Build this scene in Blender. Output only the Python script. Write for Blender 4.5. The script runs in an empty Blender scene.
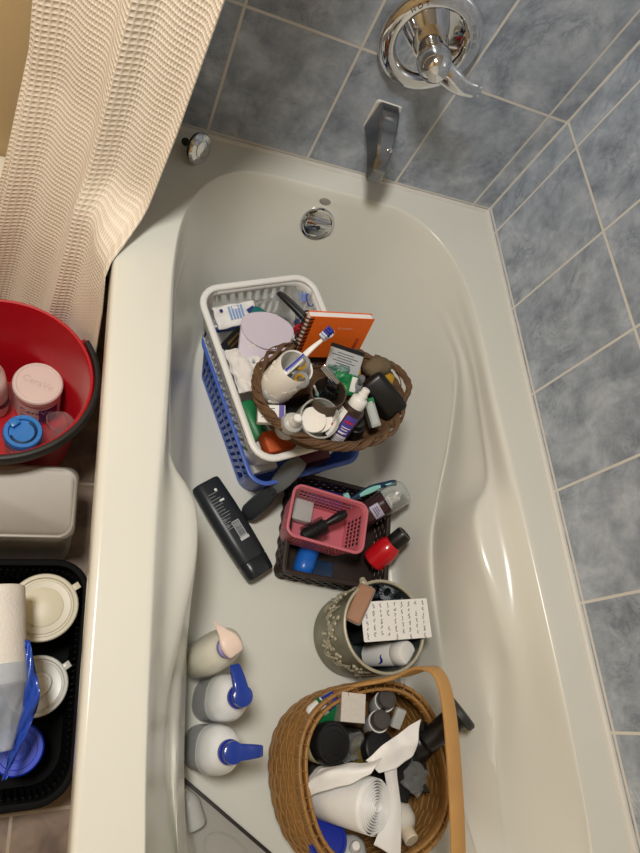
import bpy, bmesh, math, random
from mathutils import Vector, Matrix, noise
PI = math.pi
V = Vector
rnd = random.Random(7)
SC = bpy.context.scene
COL = SC.collection
CAM = V((-0.0494, 0.5257, 1.3527))

# ------------------------------------------------------------------ materials
def hexc(h, k=1.0):
    h = h.lstrip('#')
    out = []
    for i in (0, 2, 4):
        c = int(h[i:i+2], 16) / 255
        c = c / 12.92 if c <= .04045 else ((c + .055) / 1.055) ** 2.4
        out.append(min(1, c * k))
    return (*out, 1)

def mat(name, col, rough=.5, metal=0., spec=.5, var=.06, vscale=30., bump=0., bscale=200., trans=0., alpha=1., coat=0., sss=0., ior=1.45):
    m = bpy.data.materials.new(name); m.use_nodes = True
    nt = m.node_tree; b = nt.nodes['Principled BSDF']
    c = hexc(col) if isinstance(col, str) else col
    b.inputs['Roughness'].default_value = rough
    b.inputs['Metallic'].default_value = metal
    b.inputs['Specular IOR Level'].default_value = spec
    b.inputs['Transmission Weight'].default_value = trans
    b.inputs['Alpha'].default_value = alpha
    b.inputs['Coat Weight'].default_value = coat
    b.inputs['IOR'].default_value = ior
    if sss:
        b.inputs['Subsurface Weight'].default_value = sss
        b.inputs['Subsurface Radius'].default_value = (.01, .008, .006)
    tc = nt.nodes.new('ShaderNodeTexCoord')
    n = nt.nodes.new('ShaderNodeTexNoise'); n.inputs['Scale'].default_value = vscale; n.inputs['Detail'].default_value = 3
    nt.links.new(tc.outputs['Object'], n.inputs['Vector'])
    mx = nt.nodes.new('ShaderNodeMix'); mx.data_type = 'RGBA'
    mx.inputs['A'].default_value = tuple(min(1, x * (1 + var)) for x in c[:3]) + (1,)
    mx.inputs['B'].default_value = tuple(x * (1 - var) for x in c[:3]) + (1,)
    nt.links.new(n.outputs['Fac'], mx.inputs['Factor'])
    nt.links.new(mx.outputs['Result'], b.inputs['Base Color'])
    if bump:
        n2 = nt.nodes.new('ShaderNodeTexNoise'); n2.inputs['Scale'].default_value = bscale; n2.inputs['Detail'].default_value = 4
        nt.links.new(tc.outputs['Object'], n2.inputs['Vector'])
        bp = nt.nodes.new('ShaderNodeBump'); bp.inputs['Strength'].default_value = bump; bp.inputs['Distance'].default_value = .002
        nt.links.new(n2.outputs['Fac'], bp.inputs['Height']); nt.links.new(bp.outputs['Normal'], b.inputs['Normal'])
    return m

# ------------------------------------------------------------------ mesh builder
class MB:
    def __init__(s): s.bm = bmesh.new(); s.mods = []
    def v(s, p): return s.bm.verts.new(p)
    def f(s, vs):
        try: return s.bm.faces.new(vs)
        except ValueError: return None
    def loft(s, rings, close=True, cap0=True, cap1=True):
        R = [[s.v(p) for p in r] for r in rings]
        n = len(R[0])
        for a, b in zip(R, R[1:]):
            for i in range(n if close else n - 1):
                j = (i + 1) % n
                s.f([a[i], a[j], b[j], b[i]])
        if cap0 and n > 2: s.f(list(reversed(R[0])))
        if cap1 and n > 2: s.f(R[-1])
        return s
    def lathe(s, prof, n=32, M=None, sx=1., sy=1.):
        M = M or Matrix()
        rings = []
        for r, z in prof:
            r = max(r, 1e-5)
            rings.append([M @ V((r*sx*math.cos(2*PI*i/n), r*sy*math.sin(2*PI*i/n), z)) for i in range(n)])
        return s.loft(rings)
    def box(s, sx, sy, sz, c=(0, 0, 0), M=None, bev=0., seg=2):
        M = M or Matrix()
        t = bmesh.new()
        bmesh.ops.create_cube(t, size=1, matrix=Matrix.Translation(c) @ Matrix.Diagonal((sx, sy, sz, 1)))
        if bev: bmesh.ops.bevel(t, geom=t.edges[:], offset=bev, segments=seg, profile=.5, affect='EDGES')
        t.transform(M); s.merge(t); return s
    def ball(s, r, c=(0, 0, 0), sc=(1, 1, 1), M=None, u=24, v=14):
        t = bmesh.new(); bmesh.ops.create_uvsphere(t, u_segments=u, v_segments=v, radius=r)
        t.transform((M or Matrix()) @ Matrix.Translation(c) @ Matrix.Diagonal((*sc, 1))); s.merge(t); return s
    def merge(s, t):
        me = bpy.data.meshes.new('tmp'); t.to_mesh(me); t.free(); s.bm.from_mesh(me); bpy.data.meshes.remove(me)
    def sweep(s, pts, sec, closed=False, up=V((0, 0, 1)), scale=None, cap=True):
        """sec: list of 2D (side, up) section points; frames follow a reference up vector"""
        n = len(pts); rings = []
        for i, p in enumerate(pts):
            a = pts[(i-1) % n] if (closed or i > 0) else p
            b = pts[(i+1) % n] if (closed or i < n-1) else p
            t = (V(b) - V(a)).normalized()
            uu = up(i) if callable(up) else up
            side = t.cross(uu)
            if side.length < 1e-4: side = t.cross(V((1, .01, 0)))
            side.normalize(); u2 = side.cross(t).normalized()
            k = scale(i/(n-1)) if scale else 1
            rings.append([V(p) + side*x*k + u2*y*k for x, y in sec])
        if closed: rings.append(rings[0])
        if closed:
            R = [[s.v(p) for p in r] for r in rings[:-1]]; m = len(sec)
            for q in range(len(R)):
                A, B = R[q], R[(q+1) % len(R)]
                for i in range(m): s.f([A[i], A[(i+1) % m], B[(i+1) % m], B[i]])
        else: s.loft(rings, True, cap, cap)
        return s
    def tube(s, pts, r, n=8, closed=False, scale=None, up=V((0.03, 0.02, 1))):
        return s.sweep(pts, circ(r, n), closed, up, scale)
    def grid(s, fn, nu, nv, thick=0., uv=False):
        rows = [[s.v(fn(i/nu, j/nv)) for i in range(nu+1)] for j in range(nv+1)]
        for j in range(nv):
            for i in range(nu): s.f([rows[j][i], rows[j][i+1], rows[j+1][i+1], rows[j+1][i]])
        if thick: s.solid(thick)
        return s
    def solid(s, t, off=0): s.mods.append(('SOLIDIFY', t, off)); return s
    def sub(s, n=2): s.mods.append(('SUBSURF', n, 0)); return s
    def build(s, name, m, parent=None, M=None, sharp=35):
        bmesh.ops.recalc_face_normals(s.bm, faces=s.bm.faces[:])
        me = bpy.data.meshes.new(name); s.bm.to_mesh(me); s.bm.free()
        me.polygons.foreach_set('use_smooth', [True]*len(me.polygons))
        if not any(k[0] == 'SUBSURF' for k in s.mods): me.set_sharp_from_angle(angle=math.radians(sharp))
        me.materials.append(m)
        o = bpy.data.objects.new(name, me); COL.objects.link(o)
        if parent: o.parent = parent
        if M is not None: o.matrix_basis = M
        for k, t, off in s.mods:
            md = o.modifiers.new(k.lower(), k)
            if k == 'SOLIDIFY': md.thickness = t; md.offset = off
            else: md.levels = md.render_levels = t
        return o

def circ(r, n=8, sx=1, sy=1): return [(r*sx*math.cos(2*PI*i/n), r*sy*math.sin(2*PI*i/n)) for i in range(n)]
def rsec(w, h, r, n=3): return rrect(w, h, r, n)
def rrect(w, d, r, n=5):
    r = min(r, w/2 - 1e-5, d/2 - 1e-5); out = []
    for cx, cy, a0 in ((w/2-r, d/2-r, 0), (-w/2+r, d/2-r, PI/2), (-w/2+r, -d/2+r, PI), (w/2-r, -d/2+r, 1.5*PI)):
        for i in range(n+1):
            a = a0 + PI/2*i/n; out.append((cx + r*math.cos(a), cy + r*math.sin(a)))
    return out
def crom(pts, sub=8, closed=False):
    pts = [V(p) for p in pts]; n = len(pts); out = []
    for i in range(n if closed else n-1):
        if closed: p0, p1, p2, p3 = pts[i-1], pts[i], pts[(i+1) % n], pts[(i+2) % n]
        else: p0, p1, p2, p3 = pts[max(i-1, 0)], pts[i], pts[i+1], pts[min(i+2, n-1)]
        for k in range(sub):
            t = k/sub
            out.append(.5*((2*p1) + (p2-p0)*t + (2*p0-5*p1+4*p2-p3)*t*t + (-p0+3*p1-3*p2+p3)*t**3))
    if not closed: out.append(pts[-1])
    return out
def sstep(a, b, x):
    t = max(0, min(1, (x-a)/(b-a))); return t*t*(3-2*t)
def lerp(a, b, t): return a + (b-a)*t

def frame(B, T, face=None):
    """matrix: origin B, local z towards T, local x as near as possible to `face` (default: the room side)"""
    B, T = V(B), V(T); z = (T-B).normalized()
    f = V(face) if face is not None else CAM - B
    x = f - z*f.dot(z)
    if x.length < 1e-5: x = V((1, 0, 0)) - z*z.x
    x.normalize(); y = z.cross(x)
    M = Matrix((x, y, z)).transposed().to_4x4(); M.translation = B
    return M
def up_frame(p, ang=0.):
    return Matrix.Translation(V(p)) @ Matrix.Rotation(ang, 4, 'Z')
def axes(o, x, y):
    """matrix with local x, y along the given directions"""
    x = V(x).normalized(); z = x.cross(V(y)).normalized(); y = z.cross(x)
    M = Matrix((x, y, z)).transposed().to_4x4(); M.translation = V(o); return M

def tag(o, label=None, cat=None, group=None, kind=None):
    if label: o['label'] = label
    if cat: o['category'] = cat
    if group: o['group'] = group
    if kind: o['kind'] = kind
    return o
def thing(name, label, cat, M, group=None):
    o = bpy.data.objects.new(name, None); COL.objects.link(o); o.empty_display_size = .02
    o.matrix_world = M if isinstance(M, Matrix) else Matrix.Translation(V(M))
    return tag(o, label, cat, group)

def text(name, s, size, m, parent, fn, depth=.0002):
    """lettering: font outline turned into a mesh, every vertex carried onto the surface by fn(x, y, h)"""
    cu = bpy.data.curves.new(name, 'FONT'); cu.body = s; cu.size = size; cu.align_x = 'CENTER'; cu.align_y = 'CENTER'; cu.resolution_u = 3
    to = bpy.data.objects.new('tmp', cu); COL.objects.link(to)
    bpy.context.view_layer.update()
    me = bpy.data.meshes.new_from_object(to.evaluated_get(bpy.context.evaluated_depsgraph_get()))
    bpy.data.objects.remove(to); bpy.data.curves.remove(cu)
    mb = MB(); mb.bm.from_mesh(me); bpy.data.meshes.remove(me)
    for v in mb.bm.verts: v.co = fn(v.co.x, v.co.y, depth)
    return mb.build(name, m, parent)
def on_cyl(r, a=0., zc=0., vert=False, flip=1):
    def fn(x, y, h):
        if vert: x, y = y*flip, -x*flip
        t = a + x/r; return V(((r+h)*math.cos(t), (r+h)*math.sin(t), zc + y))
    return fn
def patch(r, a0, a1, z0, z1, n=16, h=.0003):
    mb = MB()
    mb.grid(lambda u, v: V(((r+h)*math.cos(lerp(a0, a1, u)), (r+h)*math.sin(lerp(a0, a1, u)), lerp(z0, z1, v))), n, 1)
    return mb

# ------------------------------------------------------------------ shared materials
M_tub = mat('tub_acrylic', '#dcdbd1', .2, var=.015, vscale=6)
M_chrome = mat('chrome', (.75, .76, .78, 1), .07, 1., var=.02)
M_chrome2 = mat('chrome_satin', (.55, .56, .57, 1), .16, 1., var=.03)
M_black = mat('black_plastic', '#151516', .35)
M_blackm = mat('black_rubber', '#1b1b1c', .6)
M_dgrey = mat('dark_grey_plastic', '#303438', .42)
M_white = mat('white_plastic', '#e6e5e1', .35, var=.02)
M_whitec = mat('white_ceramic', '#f3f0e9', .25, var=.03, coat=.3)
M_paper = mat('white_paper', '#e4e2de', .8, var=.03)
M_cream = mat('cream_plastic', '#dcd6bf', .35, var=.03)
M_ink = mat('ink', '#2a2c30', .7)
M_navy = mat('navy_print', '#232f74', .5)
M_clear = mat('clear_plastic', (.93, .95, .95, 1), .12, trans=.92, ior=1.2, var=.02)
M_frost = mat('frosted_plastic', '#dfe0dc', .35, trans=.45, var=.03)

# ------------------------------------------------------------------ room shell
def tile_mat(name, ax, u0, z0, pu=.2035, pz=.2475):
    m = bpy.data.materials.new(name); m.use_nodes = True; nt = m.node_tree; N = nt.nodes; L = nt.links.new
    b = N['Principled BSDF']; tc = N.new('ShaderNodeTexCoord'); sp = N.new('ShaderNodeSeparateXYZ'); L(tc.outputs['Object'], sp.inputs[0])
    cb = N.new('ShaderNodeCombineXYZ')
    def add(o, k):
        a = N.new('ShaderNodeMath'); a.operation = 'ADD'; a.inputs[1].default_value = k; L(o, a.inputs[0]); return a.outputs[0]
    L(add(sp.outputs[ax], -u0 + 20*pu), cb.inputs[0]); L(add(sp.outputs[2], -z0 + 20*pz), cb.inputs[1])
    br = N.new('ShaderNodeTexBrick'); br.offset = 0; br.squash = 1
    for k, v in (('Scale', 1), ('Mortar Size', .0027), ('Mortar Smooth', .15), ('Bias', 0), ('Brick Width', pu), ('Row Height', pz)): br.inputs[k].default_value = v
    br.inputs['Color1'].default_value = (0, 0, 0, 1); br.inputs['Color2'].default_value = (1, 1, 1, 1); br.inputs['Mortar'].default_value = (0, 0, 0, 1)
    L(cb.outputs[0], br.inputs['Vector'])
    sc = N.new('ShaderNodeVectorMath'); sc.operation = 'SCALE'; sc.inputs['Scale'].default_value = 3.; L(br.outputs['Color'], sc.inputs[0])
    ad = N.new('ShaderNodeVectorMath'); ad.operation = 'ADD'; L(tc.outputs['Object'], ad.inputs[0]); L(sc.outputs[0], ad.inputs[1])
    def nz(scale, det, dist, rough=.6):
        n = N.new('ShaderNodeTexNoise'); n.inputs['Scale'].default_value = scale; n.inputs['Detail'].default_value = det; n.inputs['Distortion'].default_value = dist; n.inputs['Roughness'].default_value = rough
        L(ad.outputs[0], n.inputs['Vector']); return n.outputs['Fac']
    cr = N.new('ShaderNodeValToRGB'); e = cr.color_ramp.elements
    e[0].position = .32; e[0].color = hexc('#838c9a'); e[1].position = .70; e[1].color = hexc('#c8d0da')
    x = e.new(.5); x.color = hexc('#a4aebb')
    L(nz(15, 10, .25, .68), cr.inputs[0])
    cr2 = N.new('ShaderNodeValToRGB'); e = cr2.color_ramp.elements
    e[0].position = .455; e[0].color = (1, 1, 1, 1); e[1].position = .545; e[1].color = (1, 1, 1, 1); x = e.new(.5); x.color = (.55, .56, .60, 1)
    L(nz(11, 11, 1.1, .72), cr2.inputs[0])
    mk = N.new('ShaderNodeMapRange'); mk.inputs[1].default_value = .45; mk.inputs[2].default_value = .7; L(nz(7, 4, .2), mk.inputs[0])
    mu = N.new('ShaderNodeMix'); mu.data_type = 'RGBA'; mu.blend_type = 'MULTIPLY'; L(mk.outputs[0], mu.inputs['Factor']); L(cr.outputs[0], mu.inputs['A']); L(cr2.outputs[0], mu.inputs['B'])
    mx = N.new('ShaderNodeMix'); mx.data_type = 'RGBA'; L(br.outputs['Fac'], mx.inputs['Factor']); L(mu.outputs['Result'], mx.inputs['A']); mx.inputs['B'].default_value = hexc('#dedbd3')
    L(mx.outputs['Result'], b.inputs['Base Color'])
    mr = N.new('ShaderNodeMapRange'); mr.inputs[3].default_value = .3; mr.inputs[4].default_value = .8; L(br.outputs['Fac'], mr.inputs[0]); L(mr.outputs[0], b.inputs['Roughness'])
    iv = N.new('ShaderNodeMath'); iv.operation = 'SUBTRACT'; iv.inputs[0].default_value = 1; L(br.outputs['Fac'], iv.inputs[1])
    bp = N.new('ShaderNodeBump'); bp.inputs['Strength'].default_value = .6; bp.inputs['Distance'].default_value = .0015; L(iv.outputs[0], bp.inputs['Height']); L(bp.outputs[0], b.inputs['Normal'])
    return m

def floor_mat():
    m = bpy.data.materials.new('brown_stone_tile'); m.use_nodes = True; nt = m.node_tree; N = nt.nodes; L = nt.links.new
    b = N['Principled BSDF']; tc = N.new('ShaderNodeTexCoord'); mp = N.new('ShaderNodeMapping'); mp.inputs['Location'].default_value = (3.07, 2.625, 0); L(tc.outputs['Object'], mp.inputs[0])
    br = N.new('ShaderNodeTexBrick'); br.offset = 0
    for k, v in (('Scale', 1), ('Mortar Size', .003), ('Mortar Smooth', .2), ('Brick Width', .30), ('Row Height', .30)): br.inputs[k].default_value = v
    L(mp.outputs[0], br.inputs['Vector'])
    n = N.new('ShaderNodeTexNoise'); n.inputs['Scale'].default_value = 18; n.inputs['Detail'].default_value = 8; n.inputs['Distortion'].default_value = .8; L(tc.outputs['Object'], n.inputs['Vector'])
    cr = N.new('ShaderNodeValToRGB'); e = cr.color_ramp.elements; e[0].position = .3; e[0].color = hexc('#5c4a3c'); e[1].position = .7; e[1].color = hexc('#8d7762'); L(n.outputs['Fac'], cr.inputs[0])
    mx = N.new('ShaderNodeMix'); mx.data_type = 'RGBA'; L(br.outputs['Fac'], mx.inputs['Factor']); L(cr.outputs[0], mx.inputs['A']); mx.inputs['B'].default_value = hexc('#a3937f')
    L(mx.outputs['Result'], b.inputs['Base Color']); b.inputs['Roughness'].default_value = .45
    bp = N.new('ShaderNodeBump'); bp.inputs['Strength'].default_value = .3; bp.inputs['Distance'].default_value = .002; L(n.outputs['Fac'], bp.inputs['Height']); L(bp.outputs[0], b.inputs['Normal'])
    return m

def slab(name, x0, x1, y0, y1, z0, z1, m):
    mb = MB(); mb.box(x1-x0, y1-y0, z1-z0, ((x0+x1)/2, (y0+y1)/2, (z0+z1)/2)); return tag(mb.build(name, m), kind='structure')
M_paint = mat('tan_wall_paint', '#cdb487', .75, var=.02, vscale=4, bump=.05)
M_ceil = mat('ceiling_paint', '#e9e6df', .85, var=.01)
slab('floor', -1.5, .95, -1.1, 1.66, -.1, 0, floor_mat())
slab('wall_far', -.045, .81, 1.52, 1.64, 0, 2.4, tile_mat('blue_grey_wall_tile_far', 0, .153, .7545))
slab('wall_back', -1.5, -.045, 1.52, 1.64, 0, 2.4, M_paint)
slab('wall_right', .81, .93, -.16, 1.64, 0, 2.4, tile_mat('blue_grey_wall_tile_side', 1, .434, .757))
slab('wall_left', -1.5, -1.4, -1.1, 1.52, 0, 2.4, M_paint)
slab('wall_near', -1.5, .93, -1.1, -1.0, 0, 2.4, M_paint)
slab('wall_side', .81, .93, -1.0, -.16, 0, 2.4, M_paint)
slab('ceiling', -1.5, .95, -1.1, 1.66, 2.4, 2.48, M_ceil)
M_caulk = mat('white_caulk', '#d8d5cd', .5)
mb = MB(); mb.tube([V((.002, 1.5165, .4965)), V((.8065, 1.5165, .4965)), V((.8065, .002, .4965))], .0085, 10)
tag(mb.build('trim_1', M_caulk), kind='structure')

mb = MB(); mb.tube([V((.8095, 1.5195, .50)), V((.8095, 1.5195, 2.4))], .0030, 6, up=V((1, .1, 0)))
tag(mb.build('trim_2', M_caulk), kind='structure')

# ------------------------------------------------------------------ bathtub
TUBC = V((.405, .80))
ZF = .18
def mir(pts): return [(x, y) for x, y in pts] + [(.81-x, y) for x, y in reversed(pts)]
rimR = [(.405, 1.462), (.531, 1.461), (.600, 1.446), (.660, 1.396), (.700, 1.314), (.717, 1.20), (.722, 1.05), (.728, .90), (.733, .78), (.735, .62), (.735, .50), (.733, .40), (.725, .28), (.69, .16), (.62, .10), (.50, .08)]
armR = [(.405, 1.451), (.528, 1.450), (.594, 1.437), (.652, 1.388), (.691, 1.31), (.706, 1.20), (.708, 1.05), (.706, .93), (.702, .885), (.691, .857), (.672, .830), (.659, .795), (.657, .74), (.664, .68), (.680, .60), (.700, .52), (.708, .40), (.70, .28), (.665, .17), (.60, .115), (.49, .10)]
ridR = [(.405, 1.443), (.526, 1.442), (.589, 1.429), (.646, 1.381), (.684, 1.305), (.699, 1.20), (.697, 1.08), (.690, .97), (.675, .88), (.657, .80), (.646, .72), (.644, .62), (.646, .50), (.645, .40), (.635, .30), (.60, .21), (.54, .16), (.47, .15)]
floR = [(.405, 1.355), (.49, 1.352), (.56, 1.33), (.605, 1.27), (.622, 1.18), (.628, 1.05), (.628, .92), (.628, .80), (.628, .65), (.628, .50), (.622, .40), (.60, .31), (.55, .25), (.47, .23)]
def closed_curve(pts):
    right = pts; left = [(.81-x, y) for x, y in reversed(pts) if abs(x-.405) > 1e-6]
    return crom([V((x, y, 0)) for x, y in right + left], 10, True)
def radii(curve, dirs):
    out = []
    n = len(curve)
    for d in dirs:
        best = 0
        for i in range(n):
            a = curve[i].xy - TUBC; b = curve[(i+1) % n].xy - TUBC; e = b - a
            den = d.x*e.y - d.y*e.x
            if abs(den) < 1e-12: continue
            t = (a.x*e.y - a.y*e.x)/den; s = (a.x*d.y - a.y*d.x)/den
            if t > 0 and -1e-6 <= s <= 1+1e-6: best = max(best, t)
        out.append(best)
    return out
X0, X1, Y0, Y1 = 0., .809, 0., 1.519
def rect_r(d, x0=X0, x1=X1, y0=Y0, y1=Y1):
    ts = []
    if d.x > 1e-9: ts.append((x1-TUBC.x)/d.x)
    if d.x < -1e-9: ts.append((x0-TUBC.x)/d.x)
    if d.y > 1e-9: ts.append((y1-TUBC.y)/d.y)
    if d.y < -1e-9: ts.append((y0-TUBC.y)/d.y)
    return min(ts)
NA = 400
dirs = []
for i in range(NA):
    a = 2*PI*i/NA; d = V((.45*math.cos(a), .75*math.sin(a))).normalized(); dirs.append(d)
for cx, cy in ((X0, Y0), (X1, Y0), (X0, Y1), (X1, Y1)):
    c = (V((cx, cy)) - TUBC).normalized()
    k = max(range(NA), key=lambda i: dirs[i].dot(c)); dirs[k] = c
rr, ra, rg, rf = (radii(closed_curve(p), dirs) for p in (rimR, armR, ridR, floR))
rings = [[] for _ in range(60)]
prof_all = []
for k, d in enumerate(dirs):
    ro = rect_r(d)
    yr = TUBC.y + d.y*rg[k]
    s = max(sstep(.78, 1.2, yr), .8*sstep(.36, .16, yr))
    sf = sstep(1.15, 1.42, yr); rak = lerp(ra[k], rr[k]-.012, sf); rgk = lerp(rg[k], rr[k]-.019, sf)
    za = lerp(.447, .465, s); zr = lerp(.30, .430, s)
    c3 = [(rr[k], .5), (rr[k]-.005, .4985), (rr[k]-.012, .491), (lerp(rr[k]-.012, rak, .35), lerp(.491, za, .62)), (lerp(rr[k]-.012, rak, .84), lerp(.491, za, .92)), (rak, za - .012), (lerp(rak, rgk, .6), lerp(za, zr, .5)),
          (rgk + .004, zr + .008), (rgk, zr), (rgk-.004, zr - .012),
          (lerp(rgk, rf[k], .55), lerp(zr, ZF, .55)), (lerp(rgk, rf[k], .9), lerp(zr, ZF, .86)), (rf[k]-.012, ZF+.005), (rf[k]-.03, ZF+.001), (rf[k]-.06, ZF)]
    # far end: plain smooth wall; near the foot of the armrest: plain slope from rim to ridge
    ll = lambda A, B, t: (lerp(A[0], B[0], t), lerp(A[1], B[1], t))
    A0, B0, R0 = (rr[k]-.013, .483), (rf[k]-.008, .195), (rgk, zr)
    far = c3[:2] + [ll(A0, B0, t) for t in (0, .05, .10, .16, .21, .26, .31, .64, .88)] + c3[-3:]
    near = c3[:2] + [ll(A0, R0, t) for t in (0, .25, .5, .75)] + c3[6:]
    sfar = sstep(1.05, 1.36, yr); snr = sstep(.74, .34, yr)
    c3 = [ll(ll(c, n_, snr), f_, sfar) for c, n_, f_ in zip(c3, near, far)]
    pr = crom([V((r, z, 0)) for r, z in c3], 4)
    base = [V((rect_r(d, X0+.045, X1-.03, Y0+.03, Y1-.03), 0, 0)), V((rect_r(d, X0+.045, X1-.03, Y0+.03, Y1-.03), .44, 0)), V((ro, .444, 0)), V((ro, .455, 0)), V((ro, .490, 0)), V((ro-.003, .497, 0)), V((ro-.009, .5, 0)), V((ro-.012, .5, 0)), V((lerp(ro-.012, rr[k], .5), .5, 0)), V((rr[k]+.004, .5, 0))]
    rest = [V((lerp(rf[k]-.06, 0, t), ZF, 0)) for t in (.3, .6)]
    prof_all.append(base + pr + rest)
mb = MB()
L_ = len(prof_all[0])
mb.loft([[V((TUBC.x + d.x*p[j].x, TUBC.y + d.y*p[j].x, p[j].y)) for d, p in zip(dirs, prof_all)] for j in range(L_)], True, False, True)
tubm = mb.build('bathtub', M_tub, sharp=50)
tag(tubm, 'white acrylic bathtub with sculpted armrests set against blue-grey tiled walls', 'bathtub')
# overflow plate on the far end wall
Mo = frame((.403, 1.434, .428), (.403, 1.434-.1, .428+.028), (0, .3, 1))
ov = MB(); ov.lathe([(0, -.012), (.036, -.012), (.038, 0), (.0375, .006), (.035, .009), (.031, .0095), (.029, .006), (0, .006)], 40)
ovo = ov.build('overflow_plate', M_chrome, tubm, Mo)
mb = MB(); mb.box(.016, .056, .012, (.002, 0, .012), bev=.003); mb.build('overflow_lever', M_chrome, ovo)
mb = MB(); mb.lathe([(0, 0), (.0045, 0), (.0045, .0195), (.003, .0205), (0, .0205)], 16); mb.build('screw', M_dgrey, ovo)
mb = MB(); mb.lathe([(0, -.006), (.013, -.006), (.0125, .001), (.009, .0012), (0, .0008)], 20, sx=.55); mb.build('water_mark_badge', M_chrome2, tubm, frame((.402, 1.4465, .478), (.402, 1.3465, .508), (0, .3, 1)))

# ------------------------------------------------------------------ tub spout, valve, stopper
sp = thing('tub_spout', 'chrome angular tub spout on the tiled wall below the shower valve', 'faucet', Matrix.Translation((.455, 1.52, .645)))
def spsec(w0, w1, z0, z1, y):  # bevelled trapezoid section
    c = .004
    return [V((-w0/2+c, y, z0)), V((w0/2-c, y, z0)), V((w0/2, y, z0+c)), V((w1/2, y, z1-c)), V((w1/2-c, y, z1)), V((-w1/2+c, y, z1)), V((-w1/2, y, z1-c)), V((-w0/2, y, z0+c))]
mb = MB(); mb.loft([spsec(.050, .042, -.030, .032, -.001), spsec(.049, .041, -.031, .029, -.02), spsec(.045, .037, -.037, .017, -.045), spsec(.040, .033, -.045, .001, -.070), spsec(.036, .029, -.054, -.012, -.086), spsec(.033, .026, -.064, -.032, -.098), spsec(.029, .023, -.066, -.045, -.101)])
mb.build('spout_body', mat('brushed_nickel', (.30, .31, .325, 1), .2, 1.), sp, sharp=25)
mb = MB(); mb.loft([[V((x, -.0005, z)) for x, z in rrect(.054, .065, .006)], [V((x, -.004, z)) for x, z in rrect(.052, .063, .006)]]); mb.build('wall_gasket', M_caulk, sp)
mb = MB(); mb.lathe([(0, 0), (.004, 0), (.0042, .007), (.003, .009), (0, .0092)], 14, frame((.008, -.078, -.008), (.008, -.091, .030))); mb.build('diverter_knob', M_chrome, sp)
mb = MB(); mb.lathe([(0, 0), (.011, 0), (.012, .004), (.010, .006), (0, .006)], 20, frame((0, -.088, -.060), (0, -.089, -.08))); mb.build('aerator', M_chrome2, sp)

va = thing('shower_valve', 'round chrome shower valve with a lever handle on the tiled wall', 'shower valve', frame((.459, 1.52, .807), (.459, 1.0, .807), (1, 0, 0)))
mb = MB(); mb.lathe([(0, 0), (.086, 0), (.089, .004), (.088, .009), (.083, .014), (.074, .017), (.064, .0165), (.060, .013), (.058, .006), (.055, .004), (0, .004)], 64); mb.build('escutcheon', M_chrome, va)
mb = MB(); mb.lathe([(0, .002), (.030, .002), (.030, .020), (.027, .030), (.026, .046), (.029, .049), (.0285, .060), (.024, .076), (.016, .084), (0, .086)], 40); mb.build('hub', M_chrome, va)
# local x=+X, y = up*... lever goes to the right and down
hp = crom([(.000, .002, .066), (.030, -.004, .074), (.052, -.010, .076), (.074, -.012, .074), (.094, -.010, .072)], 6)
mb = MB(); mb.sweep(hp, circ(.013, 14, 1.15, .62), scale=lambda t: lerp(1.35, .85, t) if t < .9 else .7); mb.build('lever_handle', M_chrome, va)
for (x, y) in ((-.036, .012), (.033, .030)):
    mb = MB(); mb.lathe([(0, .003), (.0055, .003), (.0055, .008), (.004, .0095), (.0015, .0095), (.001, .007), (0, .007)], 14, Matrix.Translation((x, y, 0))); mb.build('screw', M_chrome2, va)
def ring_text(s, a0):
    for i, ch in enumerate(s):
        a = a0 - i*.16; R = .0725
        ex = V((math.sin(a), -math.cos(a))); ey = V((math.cos(a), math.sin(a)))
        text('letter', ch, .011, M_dgrey, va, lambda x, y, h, ex=ex, ey=ey, a=a: V((*(V((R*math.cos(a), R*math.sin(a))) + ex*x + ey*y), .0172 + h)))
ring_text('HOT', PI*.5 + .95)
mb = MB()
for q in range(3):
    a = .35 + q*.22; mb.box(.006, .009, .0005, (.0725, 0, .0172), M=Matrix.Rotation(a, 4, 'Z'))
mb.build('dial_marks', M_chrome2, va)

st = thing('drain_stopper', 'chrome drain stopper with black gasket lying on the far left tub deck', 'drain stopper', frame(V((0.1272, 1.4525, 0.5230)), V((0.1272, 1.4525, 0.5230)) + V((.062, -.055, .03))))
mb = MB(); mb.lathe([(0, .004), (.026, .004), (.029, .007), (.029, .010), (.026, .013), (.017, .0145), (.0165, .0125), (.015, .0125), (.0145, .015), (0, .0165)], 36); mb.build('chrome_disc', M_chrome, st)
mb = MB(); mb.lathe([(0, -.002), (.022, -.002), (.0265, .001), (.0265, .004), (0, .004)], 32); mb.build('gasket', M_blackm, st)
mb = MB(); mb.lathe([(0, -.030), (.0055, -.030), (.007, -.027), (.007, -.022), (.0045, -.020), (.0045, -.002), (0, -.002)], 16); mb.build('stem', M_blackm, st)

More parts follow.
